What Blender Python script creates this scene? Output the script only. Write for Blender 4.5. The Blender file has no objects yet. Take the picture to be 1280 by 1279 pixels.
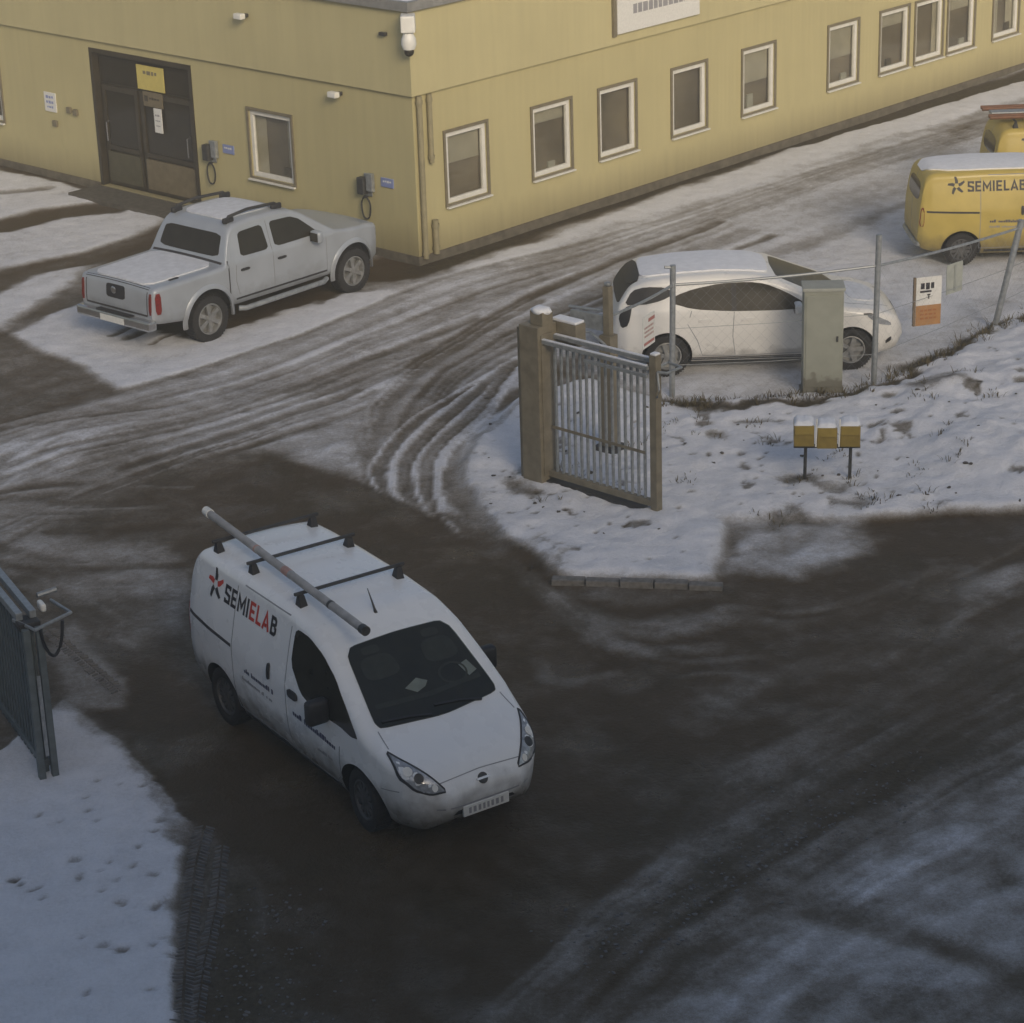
import bpy, bmesh, math, random
import numpy as np
from mathutils import Vector, Matrix
from mathutils.bvhtree import BVHTree
random.seed(7); rng = np.random.default_rng(7)
R = math.radians
scene = bpy.context.scene
C = scene.collection

# ------------------------------------------------------------------ camera
F_PX, PITCH, ROLL, CAM_H = 3033.187, 0.3861585, -0.033449, 11.74331
cam_data = bpy.data.cameras.new('camera'); cam = bpy.data.objects.new('camera', cam_data); C.objects.link(cam)
cam_data.sensor_fit = 'HORIZONTAL'; cam_data.sensor_width = 36; cam_data.lens = F_PX/1280*36
cam_data.clip_start = 0.1; cam_data.clip_end = 2000
cam.matrix_world = Matrix.Translation((0, 0, CAM_H)) @ Matrix.Rotation(math.pi/2-PITCH, 4, 'X') @ Matrix.Rotation(ROLL, 4, 'Z')
scene.camera = cam

# ------------------------------------------------------------------ light
SUN_ELEV, SUN_AZ = R(24), R(163)       # azimuth from +Y towards +X: veiled winter sun over the building the picture is taken from
world = bpy.data.worlds.new('World'); scene.world = world; world.use_nodes = True
wn = world.node_tree.nodes; wl = world.node_tree.links
bg = wn['Background']; sky = wn.new('ShaderNodeTexSky'); sky.sky_type = 'NISHITA'; sky.sun_disc = False
sky.sun_elevation = SUN_ELEV; sky.sun_rotation = SUN_AZ; sky.air_density = 1.0; sky.dust_density = 3.0; sky.ozone_density = 1.0
wl.new(sky.outputs[0], bg.inputs[0]); bg.inputs[1].default_value = 0.075
sd = bpy.data.lights.new('sun', 'SUN'); sun = bpy.data.objects.new('sun', sd); C.objects.link(sun)
sd.energy = 1.5; sd.angle = R(20); sd.color = (1.0, .85, .65)
_d = Vector((math.sin(SUN_AZ)*math.cos(SUN_ELEV), math.cos(SUN_AZ)*math.cos(SUN_ELEV), math.sin(SUN_ELEV)))
sun.rotation_euler = _d.to_track_quat('Z', 'Y').to_euler(); sun.location = (0, 0, 40)
scene.view_settings.view_transform = 'Standard'; scene.view_settings.look = 'None'
scene.view_settings.exposure = 0.55; scene.view_settings.gamma = 1; scene.view_settings.use_curve_mapping = False

# ------------------------------------------------------------------ helpers
def at(u, v, z=0.0):
    """ground point (or point at height z) surveyed from the photograph"""
    a, b = u-640, v-640
    uu = a*math.cos(ROLL)+b*math.sin(ROLL); vv = -a*math.sin(ROLL)+b*math.cos(ROLL)
    d = Vector((uu, F_PX*math.cos(PITCH)-vv*math.sin(PITCH), -F_PX*math.sin(PITCH)-vv*math.cos(PITCH)))
    t = (z-CAM_H)/d.z
    return Vector((0, 0, CAM_H))+d*t

def tag(o, label=None, cat=None, group=None, kind=None):
    if label: o['label'] = label
    if cat: o['category'] = cat
    if group: o['group'] = group
    if kind: o['kind'] = kind
    return o

def empty(name, loc, rz=0.0, label=None, cat=None, group=None):
    o = bpy.data.objects.new(name, None); C.objects.link(o); o.location = loc; o.rotation_euler = (0, 0, rz)
    o.empty_display_size = .2
    return tag(o, label, cat, group)

def link(name, me, mat, parent=None):
    o = bpy.data.objects.new(name, me); C.objects.link(o)
    if mat is not None:
        for m in (mat if isinstance(mat, (list, tuple)) else [mat]): me.materials.append(m)
    if parent: o.parent = parent
    return o

def finish(name, bm, mat, parent=None, smooth=None, bevel=0):
    if bevel: bmesh.ops.bevel(bm, geom=list(bm.edges), offset=bevel, segments=2, affect='EDGES', profile=.6, clamp_overlap=True)
    bmesh.ops.recalc_face_normals(bm, faces=bm.faces)
    me = bpy.data.meshes.new(name); bm.to_mesh(me); bm.free()
    if smooth:
        for p in me.polygons: p.use_smooth = True
        me.set_sharp_from_angle(angle=R(smooth))
    return link(name, me, mat, parent)

def box(bm, lo, hi, M=None):
    x0, y0, z0 = lo; x1, y1, z1 = hi
    v = [Vector(p) for p in ((x0,y0,z0),(x1,y0,z0),(x1,y1,z0),(x0,y1,z0),(x0,y0,z1),(x1,y0,z1),(x1,y1,z1),(x0,y1,z1))]
    if M: v = [M @ p for p in v]
    v = [bm.verts.new(p) for p in v]
    for f in ((0,3,2,1),(4,5,6,7),(0,1,5,4),(1,2,6,5),(2,3,7,6),(3,0,4,7)): bm.faces.new([v[i] for i in f])

def boxo(name, lo, hi, mat, parent=None, bevel=0.0, M=None):
    bm = bmesh.new(); box(bm, lo, hi, M); return finish(name, bm, mat, parent, bevel=bevel)

def tube(bm, pts, r, n=10, cap=True, closed=False):
    pts = [Vector(p) for p in pts]; rs = r if isinstance(r, (list, tuple)) else [r]*len(pts)
    rings = []
    for i, p in enumerate(pts):
        if closed: t = pts[(i+1) % len(pts)]-pts[i-1]
        else: t = pts[min(i+1, len(pts)-1)]-pts[max(i-1, 0)]
        t.normalize(); a = Vector((0, 0, 1)) if abs(t.z) < .9 else Vector((1, 0, 0))
        x = t.cross(a).normalized(); y = t.cross(x)
        rings.append([bm.verts.new(p+(x*math.cos(k*2*math.pi/n)+y*math.sin(k*2*math.pi/n))*rs[i]) for k in range(n)])
    m = len(rings)
    for i in range(m if closed else m-1):
        a, b = rings[i], rings[(i+1) % m]
        for k in range(n): bm.faces.new((a[k], a[(k+1) % n], b[(k+1) % n], b[k]))
    if cap and not closed:
        bm.faces.new(rings[0]); bm.faces.new(rings[-1])

def tubeo(name, pts, r, mat, parent=None, n=10, closed=False):
    bm = bmesh.new(); tube(bm, pts, r, n, closed=closed); return finish(name, bm, mat, parent, smooth=40)

def lathe(bm, prof, n=32, M=None):
    """profile (r, h) turned about the local Y axis"""
    rings = []
    for r, h in prof:
        ring = [Vector((r*math.cos(2*math.pi*k/n), h, r*math.sin(2*math.pi*k/n))) for k in range(n)]
        if M: ring = [M @ p for p in ring]
        rings.append([bm.verts.new(p) for p in ring])
    for a, b in zip(rings, rings[1:]):
        for k in range(n): bm.faces.new((a[k], a[(k+1) % n], b[(k+1) % n], b[k]))
    return rings

# ------------------------------------------------------------------ materials
def nmat(name):
    m = bpy.data.materials.new(name); m.use_nodes = True
    nt = m.node_tree; b = nt.nodes['Principled BSDF']
    return m, nt, b
def inp(b, k, v):
    b.inputs[k].default_value = v
def mk(name, col, rough=.5, metal=0, noise=.0, nscale=8, bump=0.0, bscale=60, coat=0, dirt=None, rvar=0.0):
    """procedural paint: base colour with mottling, optional low dirt, roughness wear and fine bump"""
    m, nt, b = nmat(name); N, L = nt.nodes, nt.links
    inp(b, 'Base Color', (*col, 1)); inp(b, 'Roughness', rough); inp(b, 'Metallic', metal)
    if coat: inp(b, 'Coat Weight', coat); inp(b, 'Coat Roughness', .12)
    tc = N.new('ShaderNodeTexCoord')
    src = None
    if noise:
        t = N.new('ShaderNodeTexNoise'); t.inputs['Scale'].default_value = nscale; t.inputs['Detail'].default_value = 6; L.new(tc.outputs['Object'], t.inputs['Vector'])
        mx = N.new('ShaderNodeMix'); mx.data_type = 'RGBA'
        mr = N.new('ShaderNodeMapRange'); mr.inputs[1].default_value = .3; mr.inputs[2].default_value = .7; L.new(t.outputs[0], mr.inputs[0])
        L.new(mr.outputs[0], mx.inputs[0])
        mx.inputs[6].default_value = (*[c*(1-noise) for c in col], 1); mx.inputs[7].default_value = (*[min(1, c*(1+noise)) for c in col], 1)
        src = mx.outputs[2]
        if rvar:
            rr = N.new('ShaderNodeMapRange'); rr.inputs[1].default_value = .3; rr.inputs[2].default_value = .7
            rr.inputs[3].default_value = rough-rvar; rr.inputs[4].default_value = rough+rvar
            L.new(t.outputs[0], rr.inputs[0]); L.new(rr.outputs[0], b.inputs['Roughness'])
    if dirt:   # road spray: brown film thrown up from below, (height, colour, amount)
        dz, dc, da = dirt
        sp = N.new('ShaderNodeSeparateXYZ'); L.new(tc.outputs['Object'], sp.inputs[0])
        t2 = N.new('ShaderNodeTexNoise'); t2.inputs['Scale'].default_value = 5; t2.inputs['Detail'].default_value = 8; L.new(tc.outputs['Object'], t2.inputs['Vector'])
        ad = N.new('ShaderNodeMath'); ad.operation = 'MULTIPLY_ADD'; ad.inputs[1].default_value = -.5; L.new(t2.outputs[0], ad.inputs[0]); L.new(sp.outputs[2], ad.inputs[2])
        mr2 = N.new('ShaderNodeMapRange'); mr2.inputs[1].default_value = dz-.25; mr2.inputs[2].default_value = .05; mr2.inputs[3].default_value = 0; mr2.inputs[4].default_value = da
        L.new(ad.outputs[0], mr2.inputs[0])
        mx2 = N.new('ShaderNodeMix'); mx2.data_type = 'RGBA'; L.new(mr2.outputs[0], mx2.inputs[0])
        if src: L.new(src, mx2.inputs[6])
        else: mx2.inputs[6].default_value = (*col, 1)
        mx2.inputs[7].default_value = (*dc, 1); src = mx2.outputs[2]
    if src: L.new(src, b.inputs['Base Color'])
    if bump:
        t3 = N.new('ShaderNodeTexNoise'); t3.inputs['Scale'].default_value = bscale; t3.inputs['Detail'].default_value = 5; L.new(tc.outputs['Object'], t3.inputs['Vector'])
        bp = N.new('ShaderNodeBump'); bp.inputs['Strength'].default_value = bump; bp.inputs['Distance'].default_value = .02; L.new(t3.outputs[0], bp.inputs['Height']); L.new(bp.outputs[0], b.inputs['Normal'])
    return m

MUD = (.09, .075, .055)
M = {}
M['van_white'] = mk('van_white', (.84, .86, .87), .28, noise=.02, nscale=3, coat=.3, dirt=(.72, MUD, .85), rvar=.08)
M['silver'] = mk('silver', (.41, .445, .49), .36, metal=.2, noise=.06, nscale=3, coat=.2, dirt=(.75, MUD, .6), rvar=.08)
M['car_white'] = mk('car_white', (.80, .79, .76), .33, noise=.02, nscale=3, coat=.2, dirt=(.42, MUD, .4), rvar=.08)
M['van_yellow'] = mk('van_yellow', (.50, .385, .095), .4, noise=.07, nscale=3, coat=.1, dirt=(.7, MUD, .7), rvar=.08)
M['black_plastic'] = mk('black_plastic', (.022, .022, .024), .55, noise=.25, nscale=14)
M['under'] = mk('under', (.012, .012, .012), .9, noise=.2)
M['rubber'] = mk('rubber', (.022, .021, .02), .85, noise=.35, nscale=20, bump=.3)
M['rim'] = mk('rim', (.36, .36, .35), .42, metal=.6, noise=.2, nscale=16)
M['steel_rim'] = mk('steel_rim', (.10, .10, .10), .6, metal=.3, noise=.3, nscale=16)
M['glass'] = mk('glass', (.030, .027, .020), .08, noise=.2, nscale=4); M['glass'].node_tree.nodes['Principled BSDF'].inputs['Specular IOR Level'].default_value = .28
M['cab'] = mk('cab', (.040, .033, .024), .8, noise=.35, nscale=5)
M['chrome'] = mk('chrome', (.55, .55, .55), .25, metal=.9, noise=.1, nscale=12)
M['red_lens'] = mk('red_lens', (.20, .018, .014), .25, noise=.3, nscale=30)
M['clear_lens'] = mk('clear_lens', (.38, .40, .42), .12, metal=.35, noise=.35, nscale=22)
M['snow'] = mk('snow', (.80, .82, .86), .75, noise=.05, nscale=9, bump=.5, bscale=22)
M['thin_snow'] = mk('thin_snow', (.68, .70, .74), .7, noise=.10, nscale=9, bump=.35, bscale=30)
M['paper'] = mk('paper', (.72, .72, .69), .8, noise=.06, nscale=30)
M['ink'] = mk('ink', (.020, .020, .028), .5, noise=.1)
M['blue_ink'] = mk('blue_ink', (.05, .06, .13), .5, noise=.1)
M['red_ink'] = mk('red_ink', (.55, .045, .03), .5, noise=.1)
M['grey_ink'] = mk('grey_ink', (.30, .30, .32), .6, noise=.1)
M['seam'] = mk('seam', (.04, .04, .045), .8, noise=.1)
M['seam_soft'] = mk('seam_soft', (.26, .27, .29), .6, noise=.1)
M['galv'] = mk('galv', (.34, .36, .37), .5, metal=.5, noise=.22, nscale=18, bump=.1, rvar=.1)
M['gate_green'] = mk('gate_green', (.115, .135, .14), .5, noise=.25, nscale=10, rvar=.1)
M['gate_grey'] = mk('gate_grey', (.20, .175, .125), .55, noise=.2, nscale=8, bump=.15)
M['cabinet'] = mk('cabinet', (.30, .31, .26), .55, noise=.10, nscale=5, dirt=(.35, MUD, .6))
M['mail_yellow'] = mk('mail_yellow', (.24, .175, .04), .5, noise=.15, nscale=12)
M['dark_steel'] = mk('dark_steel', (.06, .06, .06), .55, metal=.4, noise=.25, nscale=14)
M['orange'] = mk('orange', (.42, .22, .085), .6, noise=.1)
M['trim'] = mk('trim', (.19, .165, .11), .6, noise=.15, nscale=10)
M['frame_white'] = mk('frame_white', (.74, .73, .68), .5, noise=.06, nscale=9)
M['door_dark'] = mk('door_dark', (.042, .034, .02), .4, noise=.25, nscale=5)
M['kick'] = mk('kick', (.17, .14, .085), .5, noise=.2, nscale=8)
M['yellow_sign'] = mk('yellow_sign', (.62, .52, .15), .5, noise=.06)
M['lamp_white'] = mk('lamp_white', (.78, .78, .74), .45, noise=.06)
M['roof_metal'] = mk('roof_metal', (.30, .30, .29), .5, metal=.3, noise=.2, nscale=6)
M['plate_blue'] = mk('plate_blue', (.22, .27, .50), .5, noise=.1)
M['pipe_grey'] = mk('pipe_grey', (.33, .32, .31), .5, noise=.25, nscale=7)
M['pane'] = mk('pane', (.24, .205, .165), .10, noise=.3, nscale=1.6)
M['kerb'] = mk('kerb', (.19, .18, .165), .85, noise=.3, nscale=14, bump=.6, bscale=40)
M['grass'] = mk('grass', (.105, .085, .042), .9, noise=.35, nscale=3)
M['clod'] = mk('clod', (.075, .068, .06), .9, noise=.35, nscale=6, bump=.4)
M['slush'] = mk('slush', (.15, .145, .14), .6, noise=.35, nscale=9, bump=.5, bscale=30)

def windscreen_mat(name='windscreen', tint=(.62, .66, .62, 1)):
    m, nt, b = nmat(name); N, L = nt.nodes, nt.links
    N.remove(b); out = N['Material Output']
    tr = N.new('ShaderNodeBsdfTransparent'); tr.inputs[0].default_value = tint
    gl = N.new('ShaderNodeBsdfGlossy'); gl.inputs['Roughness'].default_value = .04
    lw = N.new('ShaderNodeLayerWeight'); lw.inputs[0].default_value = .5; pw_ = N.new('ShaderNodeMath'); pw_.operation = 'POWER'; pw_.inputs[1].default_value = 4; L.new(lw.outputs['Facing'], pw_.inputs[0]); fr = N.new('ShaderNodeMath'); fr.operation = 'MULTIPLY_ADD'; fr.inputs[1].default_value = .9; fr.inputs[2].default_value = .05; L.new(pw_.outputs[0], fr.inputs[0])
    mx = N.new('ShaderNodeMixShader'); L.new(fr.outputs[0], mx.inputs[0]); L.new(tr.outputs[0], mx.inputs[1]); L.new(gl.outputs[0], mx.inputs[2]); L.new(mx.outputs[0], out.inputs[0])
    return m
M['windscreen'] = windscreen_mat(); M['window_glass'] = windscreen_mat('window_glass', (.80, .80, .76, 1))
M['room'] = mk('room', (.36, .31, .25), .9, noise=.35, nscale=1.1)
M['curtain'] = mk('curtain', (.78, .74, .66), .9, noise=.12, nscale=3)

def wall_mat(name, col, seam=.6):
    """painted profiled sheet: thin vertical ribs, rain streaks, mottling"""
    m, nt, b = nmat(name); N, L = nt.nodes, nt.links
    tc = N.new('ShaderNodeTexCoord')
    t = N.new('ShaderNodeTexNoise'); t.inputs['Scale'].default_value = .7; t.inputs['Detail'].default_value = 7; L.new(tc.outputs['Object'], t.inputs['Vector'])
    mp = N.new('ShaderNodeMapping'); mp.inputs['Scale'].default_value = (5, 5, .35); L.new(tc.outputs['Object'], mp.inputs['Vector'])
    t2 = N.new('ShaderNodeTexNoise'); t2.inputs['Scale'].default_value = 1.3; t2.inputs['Detail'].default_value = 6; L.new(mp.outputs[0], t2.inputs['Vector'])
    ad = N.new('ShaderNodeMath'); ad.operation = 'ADD'; L.new(t.outputs[0], ad.inputs[0]); L.new(t2.outputs[0], ad.inputs[1])
    mr = N.new('ShaderNodeMapRange'); mr.inputs[1].default_value = .7; mr.inputs[2].default_value = 1.3; L.new(ad.outputs[0], mr.inputs[0])
    mx = N.new('ShaderNodeMix'); mx.data_type = 'RGBA'; L.new(mr.outputs[0], mx.inputs[0])
    mx.inputs[6].default_value = (*[c*.93 for c in col], 1); mx.inputs[7].default_value = (*[c*1.04 for c in col], 1)
    # splash zone at the foot of the wall
    sp = N.new('ShaderNodeSeparateXYZ'); L.new(tc.outputs['Object'], sp.inputs[0])
    ma = N.new('ShaderNodeMath'); ma.operation = 'MULTIPLY_ADD'; ma.inputs[1].default_value = -.7; L.new(t2.outputs[0], ma.inputs[0]); L.new(sp.outputs[2], ma.inputs[2])
    mr2 = N.new('ShaderNodeMapRange'); mr2.inputs[1].default_value = .35; mr2.inputs[2].default_value = -.3; mr2.inputs[3].default_value = 0; mr2.inputs[4].default_value = .55; L.new(ma.outputs[0], mr2.inputs[0])
    mx2 = N.new('ShaderNodeMix'); mx2.data_type = 'RGBA'; L.new(mr2.outputs[0], mx2.inputs[0]); L.new(mx.outputs[2], mx2.inputs[6]); mx2.inputs[7].default_value = (.16, .13, .075, 1)
    L.new(mx2.outputs[2], b.inputs['Base Color']); inp(b, 'Roughness', .62)
    w = N.new('ShaderNodeTexWave'); w.wave_type = 'BANDS'; w.bands_direction = 'X'; w.wave_profile = 'SIN'; w.inputs['Scale'].default_value = 2.6; w.inputs['Distortion'].default_value = 0
    L.new(tc.outputs['Object'], w.inputs['Vector'])
    w2 = N.new('ShaderNodeTexWave'); w2.wave_type = 'BANDS'; w2.bands_direction = 'Y'; w2.inputs['Scale'].default_value = 2.6; L.new(tc.outputs['Object'], w2.inputs['Vector'])
    aw = N.new('ShaderNodeMath'); aw.operation = 'ADD'; L.new(w.outputs['Fac'], aw.inputs[0]); L.new(w2.outputs['Fac'], aw.inputs[1])
    bp = N.new('ShaderNodeBump'); bp.inputs['Strength'].default_value = .10; bp.inputs['Distance'].default_value = .008; L.new(aw.outputs[0], bp.inputs['Height']); L.new(bp.outputs[0], b.inputs['Normal'])
    return m
M['wall'] = wall_mat('wall', (.50, .445, .235))
M['fascia'] = wall_mat('fascia', (.53, .475, .26))

M['downpipe'] = mk('downpipe', (.30, .265, .16), .6, noise=.15, nscale=8)
M['seat'] = mk('seat', (.085, .078, .066), .9, noise=.2, nscale=9)
M['dark_glass'] = mk('dark_glass', (.045, .040, .030), .28, noise=.2, nscale=4); M['dark_glass'].node_tree.nodes['Principled BSDF'].inputs['Specular IOR Level'].default_value = .12
# ------------------------------------------------------------------ ground: one sheet, asphalt under worn snow
_lat = rng.random((256, 256))
def vnoise(x, y):
    xi = np.floor(x).astype(int); yi = np.floor(y).astype(int); fx = x-xi; fy = y-yi
    fx = fx*fx*(3-2*fx); fy = fy*fy*(3-2*fy)
    a = _lat[xi % 256, yi % 256]; b = _lat[(xi+1) % 256, yi % 256]; c = _lat[xi % 256, (yi+1) % 256]; d = _lat[(xi+1) % 256, (yi+1) % 256]
    return (a*(1-fx)+b*fx)*(1-fy)+(c*(1-fx)+d*fx)*fy
def fbm(x, y, s, o=4, off=0.0):
    t = 0; a = .5; n = 0
    for k in range(o):
        t = t+a*vnoise(x*s+off+17.3*k, y*s-off+9.1*k); n += a; a *= .5; s *= 2.03
    return t/n
def aniso(x, y, ang, s_along, s_across, o=4, off=0.0):
    c, s = math.cos(ang), math.sin(ang)
    return fbm((x*c+y*s)*s_along, (-x*s+y*c)*s_across, 1.0, o, off)

def steps(a, b, d0, d1):
    out = [a]
    while out[-1] < b:
        t = (out[-1]-a)/(b-a); out.append(out[-1]+d0*(1-t)+d1*t)
    return out
xs = [-220, -120, -70, -45, -32, -24, -19] + steps(-16, 16, .06, .06) + [19, 24, 32, 45, 70, 120, 220]
ys = [-200, -100, -50, -20, 0, 8, 13] + steps(15.5, 62, .045, .11) + [66, 72, 80, 95, 120, 170, 260, 400]
GX, GY = np.meshgrid(np.array(xs), np.array(ys)); gx = GX.ravel(); gy = GY.ravel()
wx = gx+(fbm(gx, gy, .9, 4, 3)-.5)*.9+(fbm(gx, gy, 5, 3, 8)-.5)*.22      # ragged edges
wy = gy+(fbm(gx, gy, .9, 4, 31)-.5)*.9+(fbm(gx, gy, 5, 3, 48)-.5)*.22

def sstep(e0, e1, x):
    t = np.clip((x-e0)/(e1-e0), 0, 1); return t*t*(3-2*t)
def poly_sdf(P, x, y):
    d = np.full(x.shape, 1e9); ins = np.zeros(x.shape, bool)
    n = len(P)
    for i in range(n):
        ax, ay = P[i]; bx, by = P[(i+1) % n]; ex, ey = bx-ax, by-ay
        t = np.clip(((x-ax)*ex+(y-ay)*ey)/(ex*ex+ey*ey+1e-12), 0, 1)
        d = np.minimum(d, (x-ax-t*ex)**2+(y-ay-t*ey)**2)
        c = ((ay > y) != (by > y)) & (x < (bx-ax)*(y-ay)/(by-ay+1e-12)+ax); ins ^= c
    d = np.sqrt(d); return np.where(ins, d, -d)
def pw(pts): return [tuple(at(u, v).xy) for u, v in pts]
S = .30+.5*np.clip(fbm(gx, gy, .12, 4, 401)-.35, 0, 1)*((gy > 58) | (gx < -13) | (gx > 14)); D = np.zeros(gx.shape); Hs = np.zeros(gx.shape)
def region(pts, val, soft=.3, k=1.0, ragged=1.0, field=None):
    P = pw(pts); x = gx+(wx-gx)*ragged; y = gy+(wy-gy)*ragged
    m = sstep(-soft, soft, poly_sdf(P, x, y))*k
    F = S if field is None else field
    F[:] = F*(1-m)+val*m
    return m
def stroke(pts, w, val, k=1.0, soft=.5, ragged=.35, field=None, world_pts=False, h=0.0):
    P = pts if world_pts else pw(pts); P = np.array(P)
    lo = P.min(0)-w*2-.5; hi = P.max(0)+w*2+.5
    idx = np.nonzero((gx > lo[0]) & (gx < hi[0]) & (gy > lo[1]) & (gy < hi[1]))[0]
    if len(idx) == 0: return
    x = gx[idx]+(wx[idx]-gx[idx])*ragged; y = gy[idx]+(wy[idx]-gy[idx])*ragged
    d = np.full(x.shape, 1e9)
    for i in range(len(P)-1):
        (ax, ay), (bx, by) = P[i], P[i+1]; ex, ey = bx-ax, by-ay
        t = np.clip(((x-ax)*ex+(y-ay)*ey)/(ex*ex+ey*ey+1e-12), 0, 1)
        d = np.minimum(d, (x-ax-t*ex)**2+(y-ay-t*ey)**2)
    d = np.sqrt(d); m = (1-sstep(w/2*(1-soft), w/2*(1+soft), d))*k
    F = S if field is None else field
    F[idx] = F[idx]*(1-m)+val*m
    if h: Hs[idx] += h*m
def catmull(P, n=8):
    P = [np.array(p, float) for p in P]; Q = [2*P[0]-P[1]]+P+[2*P[-1]-P[-2]]; out = []
    for i in range(1, len(Q)-2):
        for t in np.linspace(0, 1, n, endpoint=False):
            a, b, c, d = Q[i-1:i+3]; out.append(.5*((2*b)+(c-a)*t+(2*a-5*b+4*c-d)*t*t+(3*b-a-3*c+d)*t**3))
    out.append(Q[-2]); return [tuple(p) for p in out]
def bundle(A, B, n, wr=(.06, .3), vr=(.05, .75), k=.7, lr=(.25, .8)):
    """tyre-drawn streaks running between two guide lines"""
    A = catmull(pw(A), 10); B = catmull(pw(B), 10); m = min(len(A), len(B))
    for _ in range(n):
        f = random.random(); L = random.uniform(*lr); s = random.uniform(-.1, 1-L+.1); e = s+L
        i0 = max(0, int(s*m)); i1 = min(m, int(e*m))
        if i1-i0 < 3: continue
        df = random.uniform(-.08, .08)
        pts = [(A[i][0]*(1-f-df*(i-i0)/m)+B[i][0]*(f+df*(i-i0)/m), A[i][1]*(1-f-df*(i-i0)/m)+B[i][1]*(f+df*(i-i0)/m)) for i in range(i0, i1)]
        stroke(pts, random.uniform(*wr), random.uniform(*vr), k*random.uniform(.4, 1), soft=.42, ragged=.16, world_pts=True)

ROADANG = R(46.6)
# the upper road: slush drawn out along the building
region([(0,560),(150,490),(560,335),(700,300),(1280,125),(1280,-40),(1500,-60),(1500,250),(1140,255),(980,325),(760,420),(640,520),(560,600),(600,680),(440,600),(330,570),(100,590),(0,640)], .74, .5)
# beyond the gate line on the left, thinner slush
region([(-300,640),(0,620),(120,590),(330,575),(300,640),(240,680),(235,780),(160,740),(60,700),(-300,760)], .50, .5)
# bare asphalt by the pick-up's bay and under the traffic
region([(-300,400),(0,425),(150,492),(240,520),(120,585),(0,560),(-300,600)], .30, .5)
WET = region([(330,575),(450,605),(560,660),(690,742),(800,760),(905,750),(905,660),(1075,650),(1500,640),(1500,700),(1280,760),(900,965),(600,1300),(400,1400),(330,1130),(250,1035),(150,925),(80,880),(90,800),(160,810),(235,790),(240,700),(300,600)], .06, .14, ragged=.35)
region([(60,640),(150,600),(260,585),(330,580),(380,620),(360,690),(240,720),(130,680)], .10, .45, .8, ragged=1.4)
# worn snow, lower right
region([(640,1300),(760,1180),(900,1085),(1050,990),(1280,880),(1500,760),(1500,1500),(560,1500)], .36, .7)
region([(820,1300),(900,1190),(1010,1120),(1120,1040),(1280,950),(1500,850),(1500,1500),(800,1500)], .56, .7)
# clean snow in the lower left plot
PLOT = region([(-300,930),(0,945),(62,900),(78,880),(150,930),(205,985),(242,1030),(222,1120),(212,1290),(180,1500),(-300,1500)], .93, .05, ragged=.22)
# yard snow round the white hatchback and the yellow vans
region([(740,470),(770,400),(800,350),(980,328),(1140,258),(1280,235),(1600,200),(1600,420),(1280,405),(1180,450),(1090,490),(960,505),(840,512)], .82, .25)
# verge with the letter boxes
VERGE = region([(575,585),(600,545),(650,500),(740,480),(840,510),(960,503),(1090,488),(1180,448),(1280,402),(1600,300),(1600,630),(1280,642),(1075,650),(905,655),(897,728),(690,724),(640,690),(596,640)], .93, .10, ragged=.3)
region([(905,655),(1075,650),(1085,700),(1000,720),(920,715)], .62, .3)  # slush tongue; its middling tone also hints at a window-glass reflection
# strip of snow at the foot of the long wall
region([(560,338),(700,295),(900,218),(1100,152),(1290,98),(1500,30),(1500,80),(1290,122),(1100,178),(900,248),(720,300),(600,345)], .90, .22, ragged=.5)
# snow round the pick-up and in the bays beside it
region([(-300,150),(0,215),(120,235),(215,270),(100,345),(0,415),(-300,360)], .86, .2, ragged=.6)
region([(5,415),(100,380),(190,400),(400,372),(500,368),(470,392),(360,430),(290,462),(155,490),(60,442)], .88, .12, ragged=.35)
stroke([(-120,290),(0,285),(70,268),(132,262)], .85, .12, .95, .35)
stroke([(-100,400),(20,345),(110,325),(200,297)], .75, .16, .9, .35)
stroke([(-60,250),(60,238)], .25, .35, .7, .6)
stroke([(20,415),(110,360)], .3, .35, .7, .7)
# under the pick-up the ground stayed bare
region([(120,392),(255,425),(300,412),(445,362),(470,340),(300,335),(120,360)], .10, .18)
region([(450,330),(530,318),(530,345),(470,360)], .08, .15)
for a in range(7):
    u = 130+random.random()*140; v = 405+random.random()*35; stroke([(u,v),(u+60,v-24)], random.uniform(.07,.16), .25, .75, .7)
# streaks
bundle([(-80,700),(120,560),(330,500),(560,400),(760,330),(1000,245),(1300,150)], [(-80,560),(120,500),(330,440),(560,350),(760,297),(1000,222),(1300,128)], 230, (.035,.26), (.25,.95), .6)
bundle([(-100,740),(60,660),(200,600),(330,560),(450,520),(560,470)], [(-100,560),(60,520),(220,500),(360,460),(480,410),(620,360)], 90, (.035,.2), (.15,.88), .6)
bundle([(-100,640),(0,610),(110,600),(240,600)], [(-100,780),(20,760),(120,770),(230,760)], 40, (.06,.3), (.05,.6), .6)
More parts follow.
